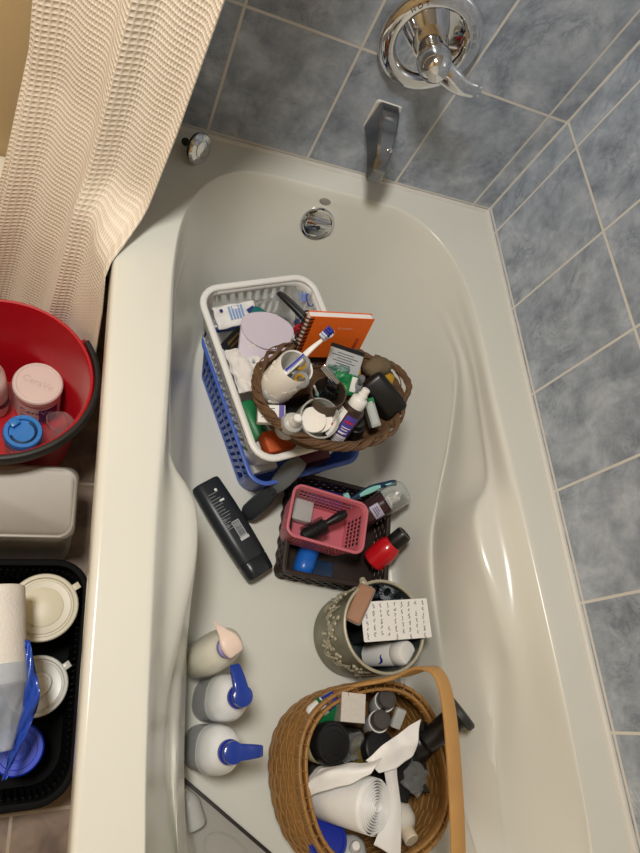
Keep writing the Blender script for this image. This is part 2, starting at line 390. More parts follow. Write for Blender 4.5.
# ------------------------------------------------------------------ shower curtain
def curtain_mat():
    m = bpy.data.materials.new('cream_waffle_cloth'); m.use_nodes = True; nt = m.node_tree; N = nt.nodes; L = nt.links.new
    b = N['Principled BSDF']; b.inputs['Roughness'].default_value = .9; b.inputs['Base Color'].default_value = hexc('#f4e9d8')
    b.inputs['Sheen Weight'].default_value = .15
    uv = N.new('ShaderNodeUVMap'); sp_ = N.new('ShaderNodeSeparateXYZ'); L(uv.outputs[0], sp_.inputs[0])
    def sn(o, k):
        a = N.new('ShaderNodeMath'); a.operation = 'MULTIPLY'; a.inputs[1].default_value = k; L(o, a.inputs[0])
        c = N.new('ShaderNodeMath'); c.operation = 'SINE'; L(a.outputs[0], c.inputs[0]); c2 = N.new('ShaderNodeMath'); c2.operation = 'ABSOLUTE'; L(c.outputs[0], c2.inputs[0]); return c2.outputs[0]
    mx = N.new('ShaderNodeMath'); mx.operation = 'MULTIPLY'; L(sn(sp_.outputs[0], PI/.0068), mx.inputs[0]); L(sn(sp_.outputs[1], PI/.0090), mx.inputs[1])
    iv = N.new('ShaderNodeMath'); iv.operation = 'SUBTRACT'; iv.inputs[0].default_value = 1; L(mx.outputs[0], iv.inputs[1])
    bp = N.new('ShaderNodeBump'); bp.inputs['Strength'].default_value = .7; bp.inputs['Distance'].default_value = .0022; L(iv.outputs[0], bp.inputs['Height']); L(bp.outputs[0], b.inputs['Normal'])
    return m
def keyed(tab, z):
    for (z0, a), (z1, b) in zip(tab, tab[1:]):
        if z0 >= z >= z1:
            t = (z0-z)/(z0-z1); return V(a).lerp(V(b), t)
    return V(tab[-1][1])
cN = [(2.0, (.125, 1.33)), (1.3, (.10, 1.30)), (.9, (.080, 1.282)), (.70, (.062, 1.27)), (.56, (.044, 1.255)), (.525, (.030, 1.235)), (.51, (.008, 1.20)), (.49, (-.010, 1.17)), (.40, (-.006, 1.15)), (.04, (-.004, 1.15))]
cF = [(2.0, (-.13, 1.495)), (.9, (-.140, 1.485)), (.60, (-.160, 1.475)), (.40, (-.195, 1.44)), (.3, (-.215, 1.43)), (.04, (-.26, 1.43))]
def fold(u):
    a = .020*math.exp(-((u-.07)/.06)**2) - .022*math.exp(-((u-.18)/.045)**2) + .022*math.exp(-((u-.42)/.15)**2) - .020*math.exp(-((u-.665)/.035)**2) + .012*math.exp(-((u-.84)/.12)**2)
    return a + .005*math.sin(2*PI*u*4.3 + 1)
NU, NV = 220, 90
mb = MB(); uvs = {}
zs = [2.0 - 1.96*(j/NV)**.9 for j in range(NV+1)]
rows = []
for j, z in enumerate(zs):
    a, bk_ = keyed(cF, z), keyed(cN, z); bs = V((.125, 1.33)).lerp(V((.066, 1.272)), min(1, (2-z)/1.1)) if z > .9 else V((.066, 1.272)).lerp(V((-.022, 1.155)), (.9-z)/.86)
    row = []
    for i in range(NU+1):
        u = i/NU; b = bs.lerp(bk_, sstep(.5, .97, u)); d = b - a; nrm = V((d.y, -d.x)).normalized()
        if nrm.y > 0: nrm = -nrm
        amp = fold(u) * lerp(.95, 1.05, math.sin(z*3+u*4)*.5+.5) * (1 + .25*(1-z))
        p = a + d*u - nrm*amp*(1 - .7*sstep(.93, 1, u)); q = V((p.x, min(p.y, 1.512), z))
        v = mb.v(q); row.append(v); uvs[v] = (u*.45, z)
    rows.append(row)
lay = mb.bm.loops.layers.uv.new('UVMap')
for j in range(NV):
    for i in range(NU):
        f = mb.f([rows[j][i], rows[j][i+1], rows[j+1][i+1], rows[j+1][i]])
        for l in f.loops: l[lay].uv = uvs[l.vert]
mb.solid(.002)
cur = mb.build('shower_curtain', curtain_mat(), sharp=180)
tag(cur, 'cream waffle-weave shower curtain bunched in folds over the tub edge', 'shower curtain')
# ------------------------------------------------------------------ plastic baskets in the tub
def basket(mb, W0, D0, W1, D1, H, r, cellx, rows, shear=0., bar=.4, thick=.0022, z0=0.):
    """slotted basket wall lofted from a W0 x D0 base to a W1 x D1 rim; rows = [(t0, t1, open?)]"""
    def cols(L):
        n = max(1, round(L/cellx)); out = []
        for i in range(n): out += [((i + 0)/n, False), ((i + bar)/n, True)]
        return out
    sides = [((-.5, -.5), (.5, -.5), W1), ((.5, -.5), (.5, .5), D1), ((.5, .5), (-.5, .5), W1), ((-.5, .5), (-.5, -.5), D1)]
    col = []
    for k, (a, b, L) in enumerate(sides):
        cs = cols(L - 2*r)
        for f, op in cs: col.append((k, f, op))
        col.append((k, 1., False))
        for q in (1, 2, 3, 4): col.append((k, 1 + q/5, False))
    def P(c, t):
        k, f, op = c
        w, d = lerp(W0, W1, t), lerp(D0, D1, t)
        (ax, ay), (bx, by), _ = sides[k]
        A = V((ax*w, ay*d)); B = V((bx*w, by*d)); dr = (B-A).normalized(); L = (B-A).length
        nr = V((dr.y, -dr.x))
        if f <= 1:
            g = f
            if 0 < f < 1: g = f + shear*(t-.5)/L
            p = A + dr*(r + (L-2*r)*g)
        else:
            an = (f-1)*PI/2; c0 = A + dr*(L-r) - nr*r; p = c0 + nr*r*math.cos(an) + dr*r*math.sin(an)
        return V((p.x, p.y, z0 + t*H))
    ts = [rows[0][0]] + [b for a, b, o in rows]
    G = [[mb.v(P(c, t)) for c in col] for t in ts]
    n = len(col)
    for j, (a, b, o) in enumerate(rows):
        for i in range(n):
            if o and col[i][2]: continue
            mb.f([G[j][i], G[j][(i+1) % n], G[j+1][(i+1) % n], G[j+1][i]])
    mb.f(list(reversed(G[0])))
    mb.solid(thick, 0)
def rim(mb, W, D, r, z, sec, drop=0):
    pts = [V((x, y, z)) for x, y in rrect(W, D, r, 6)]
    mb.sweep(pts, sec, True)

M_blue = mat('blue_plastic', '#4563b6', .38, var=.03)
BA = math.radians(18)
u18 = V((math.cos(BA), math.sin(BA), 0)); v18 = V((-math.sin(BA), math.cos(BA), 0))
bb = thing('blue_basket', 'blue slotted plastic basket standing under the white basket on the tub floor', 'basket', up_frame((.352, 1.083, ZF+.0015), BA))
mb = MB(); basket(mb, .205, .295, .238, .33, .12, .03, .0155, [(0, .14, False), (.14, .48, True), (.48, .56, False), (.56, .86, True), (.86, 1, False)], shear=.034, bar=.52); mb.build('basket_wall', M_blue, bb)
mb = MB(); rim(mb, .244, .336, .034, .1185, rrect(.009, .007, .003, 2)); mb.build('rim', M_blue, bb)

wb = thing('white_basket', 'white slotted plastic basket of toiletries nested on the blue basket', 'basket', axes((.327, 1.104, .292), (.948, .318, .045), (-.310, .950, .040)))
mb = MB(); basket(mb, .197, .308, .226, .334, .115, .03, .0180, [(0, .12, False), (.12, .46, True), (.46, .56, False), (.56, .87, True), (.87, 1, False)], shear=.030, bar=.40); mb.build('basket_wall', M_white, wb, sharp=25)
mb = MB(); rim(mb, .236, .344, .038, .116, rrect(.013, .010, .0045, 3)); mb.build('rim', M_white, wb)

M_pink = mat('pink_plastic', '#c76a76', .42, var=.03)
pTL, pTR, pBR, pBL = V((0.3607, 0.9019, 0.3020)), V((0.5037, 0.8649, 0.3020)), V((0.5189, 0.7608, 0.3000)), V((0.3515, 0.7994, 0.3000))
PB = axes((pTL+pTR+pBR+pBL)/4 - V((0, 0, .078)), (pTR-pTL)+(pBR-pBL), (pTL-pBL)+(pTR-pBR))
PW, PD = ((pTR-pTL).length+(pBR-pBL).length)/2 - .004, ((pTL-pBL).length+(pTR-pBR).length)/2 - .004
pb = thing('pink_basket', 'small pink lattice plastic basket holding a round brush, sitting in the dark tray', 'basket', PB)
mb = MB(); basket(mb, PW*.85, PD*.86, PW-.004, PD-.004, .078, .016, .0088, [(0, .16, False)] + [x for i in range(4) for x in ((.16+i*.17, .16+i*.17+.12, True), (.16+i*.17+.12, .16+i*.17+.17, False))] + [(.84, 1, False)], bar=.32, thick=.0016); mb.build('basket_wall', M_pink, pb, sharp=25)
mb = MB(); rim(mb, PW, PD, .018, .078, rrect(.006, .005, .002, 2)); mb.build('rim', M_pink, pb)

# ------------------------------------------------------------------ dark woven tray
def weave_mat(name, c1, c2, sx, sy, rough=.6):
    m = mat(name, c1, rough); nt = m.node_tree; N = nt.nodes; L = nt.links.new; b = N['Principled BSDF']
    tc = N.new('ShaderNodeTexCoord'); ck = N.new('ShaderNodeTexChecker'); ck.inputs['Scale'].default_value = sx
    ck.inputs['Color1'].default_value = hexc(c1); ck.inputs['Color2'].default_value = hexc(c2)
    L(tc.outputs['Object'], ck.inputs['Vector']); L(ck.outputs['Color'], b.inputs['Base Color'])
    return m
M_dwood = mat('dark_brown_splint', '#2e211b', .5, var=.35, vscale=60)
TW, TD, TH = .215, .200, .062
tr = thing('woven_tray', 'square dark brown woven tray of hair things on the tub floor', 'tray', axes((.483, .823, ZF+.001), (.983, -.18, 0), (.18, .983, 0)))
mb = MB()   # splints woven in a checker: raised and sunk cells around the wall
def splint_wall(mb, W, D, z0, z1, nr, cell):
    per = rrect(W, D, .008, 2)
    pts = [V((x, y, 0)) for x, y in per]; n = len(pts)
    for r_ in range(nr):
        za, zb = lerp(z0, z1, r_/nr), lerp(z0, z1, (r_+1)/nr)
        path = []; acc = 0; k = 0
        for i in range(n):
            a, b = pts[i], pts[(i+1) % n]; L = (b-a).length; m = max(1, int(L/(cell/4)))
            for q in range(m):
                p = a.lerp(b, q/m); s = acc + L*q/m
                nrm = V((p.x/W, p.y/D, 0)); nrm = V((1 if nrm.x > 0 else -1, 0, 0)) if abs(nrm.x) > abs(nrm.y) else V((0, 1 if nrm.y > 0 else -1, 0))
                path.append(V((p.x, p.y, (za+zb)/2)) + nrm*.0016*math.sin(PI*s/cell + PI*r_))
            acc += L
        mb.sweep(path, rrect(.003, (zb-za)*.97, .001, 1), True)
splint_wall(mb, TW, TD, .002, TH - .004, 6, .014)
mb.build('woven_wall', M_dwood, tr)
mb = MB(); mb.box(TW-.004, TD-.004, .004, (0, 0, .003)); mb.build('tray_bottom', M_dwood, tr)
mb = MB(); rim(mb, TW+.001, TD+.001, .008, TH-.001, rrect(.010, .008, .002, 2)); mb.build('rim', M_dwood, tr)

# ------------------------------------------------------------------ twig basket
M_twig = mat('brown_twig', '#614730', .75, var=.55, vscale=70, bump=.5, bscale=150)
WZ0, WZ1 = .4245, .492
wl, wr, wt, wbm = V((0.2351, 0.9977, 0.4920)), V((0.5194, 1.0066, 0.4920)), V((0.3898, 1.0948, 0.4920)), V((0.3444, 0.8960, 0.4920))
wc = (wl + wr + wt + wbm)/4
ax_ = (wr - wl)/2; A_ = ax_.length - .006; B_ = ((wt - wbm)/2).length - .004
twb = thing('twig_basket', 'oval brown twig basket with a loop handle, crammed with toiletries atop the white basket', 'basket', axes((wc.x, wc.y, WZ0), ax_, (-ax_.y, ax_.x, 0)))
def oval(a, b, z, n=72, ph=0, wob=0):
    return [V(((a + wob*noise.noise(V((i*.35, z*90, ph))))*math.cos(2*PI*i/n), (b + wob*noise.noise(V((i*.35, z*90, ph+5))))*math.sin(2*PI*i/n), z + wob*.6*noise.noise(V((i*.3, ph, z*50))))) for i in range(n)]
mb = MB()
H_ = WZ1 - WZ0
for k in range(13):
    t = k/12; z = .004 + t*(H_-.010); s = lerp(.80, .965, t**.7)
    mb.tube(oval(A_*s, B_*s, z, 72, k, .004), .0034, 6, True)
for k in range(26):
    a = 2*PI*k/26
    mb.tube([V((A_*lerp(.79, .97, q/5)*math.cos(a)*1.015, B_*lerp(.79, .97, q/5)*math.sin(a)*1.015, H_*q/5)) for q in range(6)], .0028, 6)
mb.build('woven_wall', M_twig, twb)
mb = MB(); mb.loft([oval(A_*.8, B_*.8, .001), oval(A_*.8, B_*.8, .005)]); mb.build('basket_bottom', M_twig, twb)
mb = MB()
for k in range(9):
    n = 150; tw = 9 + k % 4; ph = k*2*PI/9
    mb.tube([V(((A_ + .0062*math.cos(2*PI*i/n*tw + ph) + .003*noise.noise(V((i*.12, k*3, 0))))*math.cos(2*PI*i/n), (B_ + .0062*math.cos(2*PI*i/n*tw + ph) + .003*noise.noise(V((i*.12, k*3, 7))))*math.sin(2*PI*i/n), H_ - .002 + .0060*math.sin(2*PI*i/n*tw + ph) + .002*noise.noise(V((i*.15, k*3, 4))))) for i in range(n)], .0020 + .0005*(k % 3), 6, True)
r2 = random.Random(12)
for k in range(30):   # loose twig ends
    a = r2.uniform(0, 2*PI); l = r2.uniform(.12, .3); o = r2.uniform(-.004, .009); z = H_ + r2.uniform(-.006, .005)
    mb.tube([V(((A_ + o + .003*math.sin(t*3))*math.cos(a + l*t), (B_ + o + .003*math.sin(t*3))*math.sin(a + l*t), z + .004*math.sin(t*2.2 + k))) for t in [q/8 for q in range(9)]], .0011, 5)
mb.build('braided_rim', M_twig, twb)
mb = MB()
iM = twb.matrix_world.inverted()
hpts = [iM @ p for p in (V((0.4653, 1.0837, 0.4920)), V((0.4804, 1.0695, 0.5030)), V((0.5043, 1.0517, 0.5080)), V((0.5189, 1.0230, 0.5080)), V((0.5090, 0.9955, 0.5000)), V((0.4959, 0.9788, 0.4900)))]
hc = crom(hpts, 10)
for k in range(4):
    m = len(hc)
    mb.tube([p + V((.0035*math.cos(i*.32 + k*PI/2), .0015*math.cos(i*.32+k), .0035*math.sin(i*.32 + k*PI/2))) for i, p in enumerate(hc)], .0032, 6)
mb.build('loop_handle', M_twig, twb)

# ------------------------------------------------------------------ metal pot
M_pot = mat('aged_green_grey_metal', '#7b7763', .42, .55, var=.25, vscale=40, bump=.35, bscale=90)
M_potin = mat('dark_grey_enamel', '#3f4747', .5, .2, var=.15)
M_ivory = mat('worn_ivory_relief', '#b4ae98', .5, .3, var=.2, vscale=60)
PR, PH = .079, .155
pot = thing('metal_pot', 'aged grey-green metal pot with embossed grapevine relief, holding a note card', 'pot', up_frame((.510, .628, ZF+.0015)))
mb = MB(); mb.lathe([(0, 0), (PR*.93, 0), (PR*.97, .006), (PR*.985, .05), (PR*.985, .11), (PR, PH-.004), (PR+.0015, PH), (PR-.001, PH+.0015), (PR-.0035, PH)], 56); mb.bm.faces.ensure_lookup_table()
for f in list(mb.bm.faces):
    if len(f.verts) > 4 and f.calc_center_median().z > .1: mb.bm.faces.remove(f)
mb.build('pot_wall', M_pot, pot)
mb = MB(); mb.lathe([(0, .003), (PR*.90, .004), (PR*.93, .05), (PR-.004, PH-.001)], 56)
for f in list(mb.bm.faces):
    if len(f.verts) > 4 and f.calc_center_median().z > .1: mb.bm.faces.remove(f)
mb.build('pot_lining', M_potin, pot)
mb = MB(); mb.tube([V((PR*math.cos(a), PR*math.sin(a), PH)) for a in [2*PI*i/64 for i in range(64)]], .0028, 8, True); mb.build('rim', M_ivory, pot)
mb = MB()   # relief of vines and fruit around the wall
r2 = random.Random(3)
for a in [2*PI*i/22 for i in range(22)]:
    ca = a + .1*r2.random(); cz = .085 + .02*math.sin(a*5)
    for q in range(9):
        aa = ca + r2.uniform(-.14, .14); zz = cz + r2.uniform(-.026, .026)
        mb.ball(r2.uniform(.0028, .0048), (PR*.985*math.cos(aa), PR*.985*math.sin(aa), zz), u=8, v=6)
    mb.tube([V(((PR*.99+.001)*math.cos(ca + t*.28), (PR*.99+.001)*math.sin(ca + t*.28), cz + .030*math.sin(t*3 + a) + .01)) for t in [k/8 for k in range(9)]], .0016, 6)
    lf = []
    for t in [k/10*2*PI for k in range(10)]:
        aa = ca + .15 + .085*math.cos(t)*(1+.25*math.cos(5*t)); zz = cz - .012 + .010*math.sin(t)*(1+.25*math.cos(5*t)); lf.append((aa, zz))
    mb.loft([[V((PR*.97*math.cos(x), PR*.97*math.sin(x), z)) for x, z in lf], [V(((PR*.985+.002)*math.cos(x), (PR*.985+.002)*math.sin(x), z)) for x, z in lf]])
mb.build('embossed_relief', M_ivory, pot)
for sgn in (1, -1):
    hb = MB(); a = math.radians(112) if sgn > 0 else math.radians(-68)
    c0 = V((math.cos(a), math.sin(a), 0))
    hb.ball(.0075, c0*(PR+.003) + V((0, 0, PH-.006)), (1, 1, .9)); hb.ball(.006, c0*(PR+.008) + V((.004, .002, PH-.013))); hb.build('handle_stub', M_ivory, pot)

# ------------------------------------------------------------------ wooden splint basket with a big handle
M_splint = mat('honey_splint', '#9a713e', .5, var=.22, vscale=40)
M_hood = mat('honey_oak', '#b98d54', .42, var=.15, vscale=25)
WR, WRY, WH = .132, .130, .165
wk = thing('splint_basket', 'honey wooden splint basket with a broad arched handle, filled with toiletries', 'basket', up_frame((.464, .404, ZF+.0015), math.radians(8)))
def wprof(t, a=0.):  # bulging wall
    return lerp(.93, 1.0, t) + (.095 + .10*math.cos(a)**2*(1 if math.cos(a) < 0 else .15))*math.sin(PI*min(1, t*1.04))
mb = MB(); NS = 36
nrow = 17
for k in range(nrow):
    t = (k+.5)/nrow; z = t*(WH-.008); n = NS*4; ph = PI*(k % 2)
    path = []
    for i in range(n):
        a = 2*PI*i/n; sc = wprof(t, a); off = .0017*math.sin(NS/2*a + ph); se = 1 + .035*math.cos(4*a)*-1
        path.append(V(((WR*sc*se+off)*math.cos(a), (WRY*sc*se+off)*math.sin(a), z + .0012*noise.noise(V((i*.11, k, 0))))))
    mb.sweep(path, rrect(.0020, .0086, .0007, 1), True)
for k in range(NS):
    a = 2*PI*(k+.5)/NS; se = 1 - .035*math.cos(4*a)
    path = [V((WR*wprof(t, a)*se*math.cos(a), WRY*wprof(t, a)*se*math.sin(a), t*(WH-.004))) for t in [q/9 for q in range(10)]]
    out = V((math.cos(a), math.sin(a), 0))
    mb.sweep(path, rrect(.007, .0012, .0005, 1), up=out)
mb.loft([[V(((WR*wprof(t, a)-.0004)*(1 - .035*math.cos(4*a))*math.cos(a), (WRY*wprof(t, a)-.0004)*(1 - .035*math.cos(4*a))*math.sin(a), t*(WH-.006))) for a in [2*PI*i/96 for i in range(96)]] for t in [q/10 for q in range(11)]], True, False, False)
mb.build('woven_wall', M_splint, wk)
mb = MB(); mb.loft([[V((WR*.95*math.cos(a), WRY*.95*math.sin(a), z)) for a in [2*PI*i/48 for i in range(48)]] for z in (.001, .004)]); mb.build('basket_bottom', M_splint, wk)
mb = MB()
for off, zz in ((.005, 0), (-.005, .001)):
    path = [V(((WR*(1-.035*math.cos(4*a))+off)*math.cos(a), (WRY*(1-.035*math.cos(4*a))+off)*math.sin(a), WH-.006+zz)) for a in [2*PI*i/96 for i in range(96)]]
    mb.sweep(path, rrect(.0055, .017, .002, 2), True)
for i in range(46):   # lashing over the hoops
    a = 2*PI*i/46; se = 1 - .035*math.cos(4*a); c = V((WR*se*math.cos(a), WRY*se*math.sin(a), WH-.005)); o = V((math.cos(a), math.sin(a), 0)); s = V((-math.sin(a), math.cos(a), 0))
    mb.sweep([c + o*.0085*math.cos(q) + V((0, 0, .0105*math.sin(q))) + s*.005*q/6 for q in [2*PI*j/10 for j in range(11)]], rrect(.0035, .001, .0004, 1), up=s)
mb.build('hoop_rim', M_splint, wk)
iM = wk.matrix_world.inverted()
hw = crom([iM @ p for p in (V((.436, .532, .24)), V((.438, .534, .32)), V((0.4482, 0.5369, 0.3600)), V((0.4814, 0.5426, 0.4200)), V((0.4892, 0.5501, 0.4850)), V((0.4963, 0.5370, 0.5120)), V((0.4990, 0.4910, 0.5190)), V((0.4907, 0.4039, 0.5220)), V((0.4802, 0.3242, 0.5220)), V((0.4730, 0.2699, 0.5150)))], 8)
hw += crom([iM @ p for p in (V((.485, .268, .48)), V((.475, .262, .40)), V((.468, .268, .32)), V((.466, .275, .25)))], 6)
mb = MB()
cen = iM @ V((.466, .404, .33))
mb.sweep(hw, rrect(.024, .0055, .002, 2), up=lambda i: (hw[i]-cen).normalized()); mb.build('arched_handle', M_hood, wk)
# ------------------------------------------------------------------ small things: helpers
def rnd_prof(r, h, e=.004, z=0.):
    """solid of revolution with softly rounded ends"""
    return [(0, z), (r-e, z), (r-e*.3, z+e*.3), (r, z+e), (r, z+h-e), (r-e*.3, z+h-e*.3), (r-e, z+h), (0, z+h)]
def multi(name, label, cat, M, parts, group=None, n=32):
    root = thing(name, label, cat, M, group)
    for p in parts:
        nm, prof, m = p[:3]; k = p[3] if len(p) > 3 else {}
        mb = MB(); mb.lathe(prof, n, **k); mb.build(nm, m, root)
    return root
def solid(mb, name, m, label, cat, M=None, group=None, sharp=35):
    return tag(mb.build(name, m, None, M, sharp), label, cat, group)
def addp(root, nm, prof, m, M=None, n=28, **k):
    mb = MB(); mb.lathe(prof, n, M, **k); return mb.build(nm, m, root)
def crumple(w, h, amp, seed, nu=22, nv=22, fr=3., thick=.0006, shape=None):
    mb = MB()
    def fn(u, v):
        x, y = (u-.5)*w, (v-.5)*h
        d = noise.noise(V((u*fr, v*fr, seed)))*amp + noise.noise(V((u*fr*2.3, v*fr*2.3, seed+9)))*amp*.3
        p = V((x + amp*.4*noise.noise(V((v*4, seed, u*2))), y + amp*.4*noise.noise(V((u*4, v*2, seed))), d))
        return shape(u, v, p) if shape else p
    return mb.grid(fn, nu, nv, thick)
M_purple = mat('purple_print', '#4b3f96', .45)
M_red = mat('red_plastic', '#c4141f', .3, var=.03, coat=.3)
M_green = mat('green_print', '#1c7a45', .4)
M_teal = mat('teal_plastic', '#136a66', .4)
M_mint = mat('mint_rubber', '#8fd0c8', .5)
M_navyp = mat('navy_plastic', '#16304f', .35)
M_orange = mat('orange_cover', '#ea6a1c', .5, var=.03, bump=.05)
M_gold = mat('mustard', '#b08a2a', .6)
M_brown = mat('dark_brown_plastic', '#33241f', .3, coat=.2)
M_silver = mat('silver_foil', (.78, .76, .73, 1), .32, .85, var=.12, vscale=120)
M_grey = mat('grey_plastic', '#8c8f92', .45)
M_lav = mat('lavender_leather', '#cdc3d0', .5, var=.02, bump=.05, bscale=400)
M_dblue = mat('deep_blue_plastic', '#1c2f97', .3, coat=.2)

# ------------------------------------------------------------------ inside the twig basket
cupB, cupT = V((0.2713, 1.0042, 0.4620)), V((0.2847, 1.0062, 0.5520))
cup = thing('tumbler', 'white embossed ceramic tumbler leaning in the twig basket with toothbrush and scissors inside', 'tumbler', frame(cupB, cupT))
cl = (cupT-cupB).length; cr = .031
mb = MB(); mb.lathe([(0, 0), (cr*.8, 0), (cr*.92, .004), (cr, .02), (cr*1.0, cl*.6), (cr*.97, cl-.003), (cr*.94, cl), (cr*.88, cl-.002), (cr*.86, cl*.6), (cr*.86, .012), (0, .010)], 44); mb.build('cup_body', M_whitec, cup)
mb = MB(); r2 = random.Random(5)
for i in range(34):   # raised flower sprays
    a = r2.uniform(-2.4, 2.4); z = r2.uniform(.012, cl*.72); k = r2.uniform(.7, 1.2)
    for q in range(5):
        t = 2*PI*q/5 + i; mb.ball(.0017*k, ((cr-.0008)*math.cos(a + .075*k*math.cos(t)), (cr-.0008)*math.sin(a + .075*k*math.cos(t)), z + .0024*k*math.sin(t)), u=7, v=5)
    for q in (1, 2, 3):
        mb.ball(.0013, ((cr-.0006)*math.cos(a + .09*q), (cr-.0006)*math.sin(a + .09*q), z + .003*q*math.cos(i)), (1, 1, 1.3), u=7, v=5)
mb.build('embossed_flowers', M_whitec, cup)

tb0, tb1 = V((0.2633, 0.9909, 0.5480)), V((0.3304, 1.0520, 0.6000))
TBM = axes(tb0, tb1-tb0, V((0, .3, 1)).cross(tb1-tb0)); tl = (tb1-tb0).length
tbr = thing('toothbrush', 'white and blue toothbrush sticking out of the white tumbler', 'toothbrush', TBM)
hp = [V((0, 0, 0)), V((tl*.3, 0, -.001)), V((tl*.55, 0, .002)), V((tl*.75, 0, .0)), V((tl*.86, 0, -.001)), V((tl, 0, -.001))]
mb = MB(); mb.sweep(crom(hp, 6), rrect(.010, .0062, .003, 3), scale=lambda t: [.95, 1, .8, .55, 1.15, .9][min(5, int(t*5.99))] if False else lerp(1.05, .55, sstep(.2, .7, t)) + .85*math.exp(-((t-.88)/.10)**2)); mb.build('handle', M_white, tbr)
mb = MB(); mb.sweep(crom([V((tl*.05, 0, .0035)), V((tl*.2, 0, .0035)), V((tl*.42, 0, .0045))], 6), rrect(.0065, .003, .0012, 2), scale=lambda t: 1-.3*t); mb.build('grip', M_dblue, tbr)
M_brist = mat('white_bristle', '#c9d4ea', .8, bump=.8, bscale=900)
mb = MB()
for i in range(5):
    for j in range(3): mb.box(tl*.034, .0034, .011, (tl*(.80 + i*.042), (j-1)*.0038, .006), bev=.0004, seg=1)
mb.build('bristles', M_brist, tbr)
mb = MB()
for j in range(3):
    for i in (2, 3, 4): mb.box(tl*.035, .0036, .0118, (tl*(.80 + i*.042), (j-1)*.0038, .0062), bev=.0004, seg=1)
mb.build('blue_bristles', M_dblue, tbr)

sc0 = V((0.2891, 0.9960, 0.5520))
scm = frame(sc0 - V((.02, -.02, .05)), sc0) @ Matrix.Translation((0, 0, -.002)) @ Matrix.Scale(1.22, 4)
scs = thing('scissors', 'scissors with grey and yellow finger loops standing in the white tumbler', 'scissors', scm)
for sg in (1, -1):
    mb = MB(); ring = [V((.002*sg, sg*.0105 + .0085*math.cos(t), .052 + .012*math.sin(t))) for t in [2*PI*i/22 for i in range(22)]]
    mb.tube(ring, .0030, 8, True, up=V((1, .01, .02))); mb.sweep([V((.002*sg, sg*.006, .040)), V((.001*sg, 0, .02))], rrect(.006, .004, .0015, 2), up=V((1, 0, 0)))
    h = mb.build('finger_loop', M_grey, scs)
    mb = MB(); ring = [V((.002*sg+.0012, sg*.0105 + .0068*math.cos(t), .052 + .0098*math.sin(t))) for t in [PI*.6*sg + PI*1.1*i/16 for i in range(17)]]
    mb.tube(ring, .0026, 8, up=V((1, .01, .02))); mb.build('yellow_inlay', M_gold, h)
    mb = MB(); mb.sweep([V((.001*sg, 0, .02)), V((.001*sg, -.001*sg, -.02))], rrect(.006, .0016, .0005, 1), up=V((1, 0, 0)), scale=lambda t: 1-.5*t); mb.build('blade', M_chrome2, scs)

# brown tumbler with razors
M_burlap = mat('brown_burlap', '#5a4a3d', .75, var=.5, vscale=500, bump=.8, bscale=700)
bt0, bt1 = V((0.3667, 0.9785, 0.4550)), V((0.3485, 0.9797, 0.5280))
bt = thing('tumbler', 'small dark brown textured tumbler in the twig basket, holding a razor', 'tumbler', frame(bt0, bt1)); L = (bt1-bt0).length
addp(bt, 'cup_body', [(0, 0), (.027, 0), (.029, .003), (.0298, L*.6), (.0298, L-.001), (.0285, L), (.0275, L-.001), (.027, .01), (0, .009)], M_burlap, n=40)
def razor(label, headp, dirp, mh):
    B = headp; M = axes(B, V((1, -.25, -.1)), V((0, .5, 1)))
    r = thing('razor', label, 'razor', M)
    mb = MB(); mb.box(.040, .010, .005, (0, 0, 0), bev=.002); mb.build('blade_head', mh, r)
    for q in (-.0025, 0, .0025):
        pass
    mb = MB(); mb.box(.036, .0012, .0054, (0, .002, .0008)); mb.box(.036, .0012, .0054, (0, -.002, .0008)); mb.build('blades', M_chrome2, r)
    e = M.inverted() @ dirp
    mb = MB(); mb.tube(crom([V((0, 0, -.002)), e*.3 + V((0, .004, 0)), e], 6), .0042, 10); mb.build('handle', mh, r)
    return r
rz = thing('razor', 'silver razor with its head over the rim of the dark brown tumbler', 'razor', axes(V((0.3448, 1.0020, 0.5450)), V((0.3603, 0.9900, 0.5400)) - V((0.3338, 1.0136, 0.5480)), V((0, 1, 1))))
mb = MB(); mb.box(.040, .011, .007, bev=.0025); mb.build('blade_head', M_chrome2, rz)
mb = MB()
for q in (-.003, 0, .003): mb.box(.035, .0013, .0075, (0, q, .0005))
mb.build('blades', M_grey, rz)
e = rz.matrix_world.inverted() @ V((0.3515, 0.9838, 0.5050))
mb = MB(); mb.tube(crom([V((0, 0, -.002)), e*.4 + V((0, .003, -.002)), e], 6), .0045, 10); mb.build('handle', M_chrome2, rz)
kb = frame(V((0.3542, 0.9800, 0.4980)), V((0.3474, 0.9861, 0.5480)))
kn = thing('hairbrush', 'glossy black brush standing in the dark brown tumbler', 'hairbrush', kb)
mb = MB(); mb.sweep(crom([V((0, 0, -.02)), V((0, 0, .01)), V((0, 0, .03)), V((0, 0, .05))], 6), rrect(.022, .010, .004, 3), up=V((1, 0, 0)), scale=lambda t: .5 + .7*math.sin(PI*min(1, .15+t*.8))); mb.build('brush_head', mat('gloss_black', '#0b0b0d', .12, coat=.5), kn)
mb = MB()
for i in range(5):
    for j in range(4): mb.tube([V((.004, (i-2)*.004, .012+j*.009)), V((.011, (i-2)*.0045, .013+j*.009))], .0006, 5, up=V((0, .1, 1)))
mb.build('bristles', M_black, kn)
pk = thing('dental_pick', 'thin white and mint stick standing inside the dark brown tumbler', 'dental pick', frame(V((0.3550, 0.9852, 0.4750)), V((0.3193, 0.9853, 0.5350))))
addp(pk, 'stick', [(0, 0), (.0025, 0), (.0038, .03), (.003, .055), (.0022, .066), (0, .068)], M_white, n=12, sy=.7); addp(pk, 'mint_grip', [(0, .028), (.0042, .029), (.0042, .040), (0, .041)], M_mint, n=12, sy=.72)

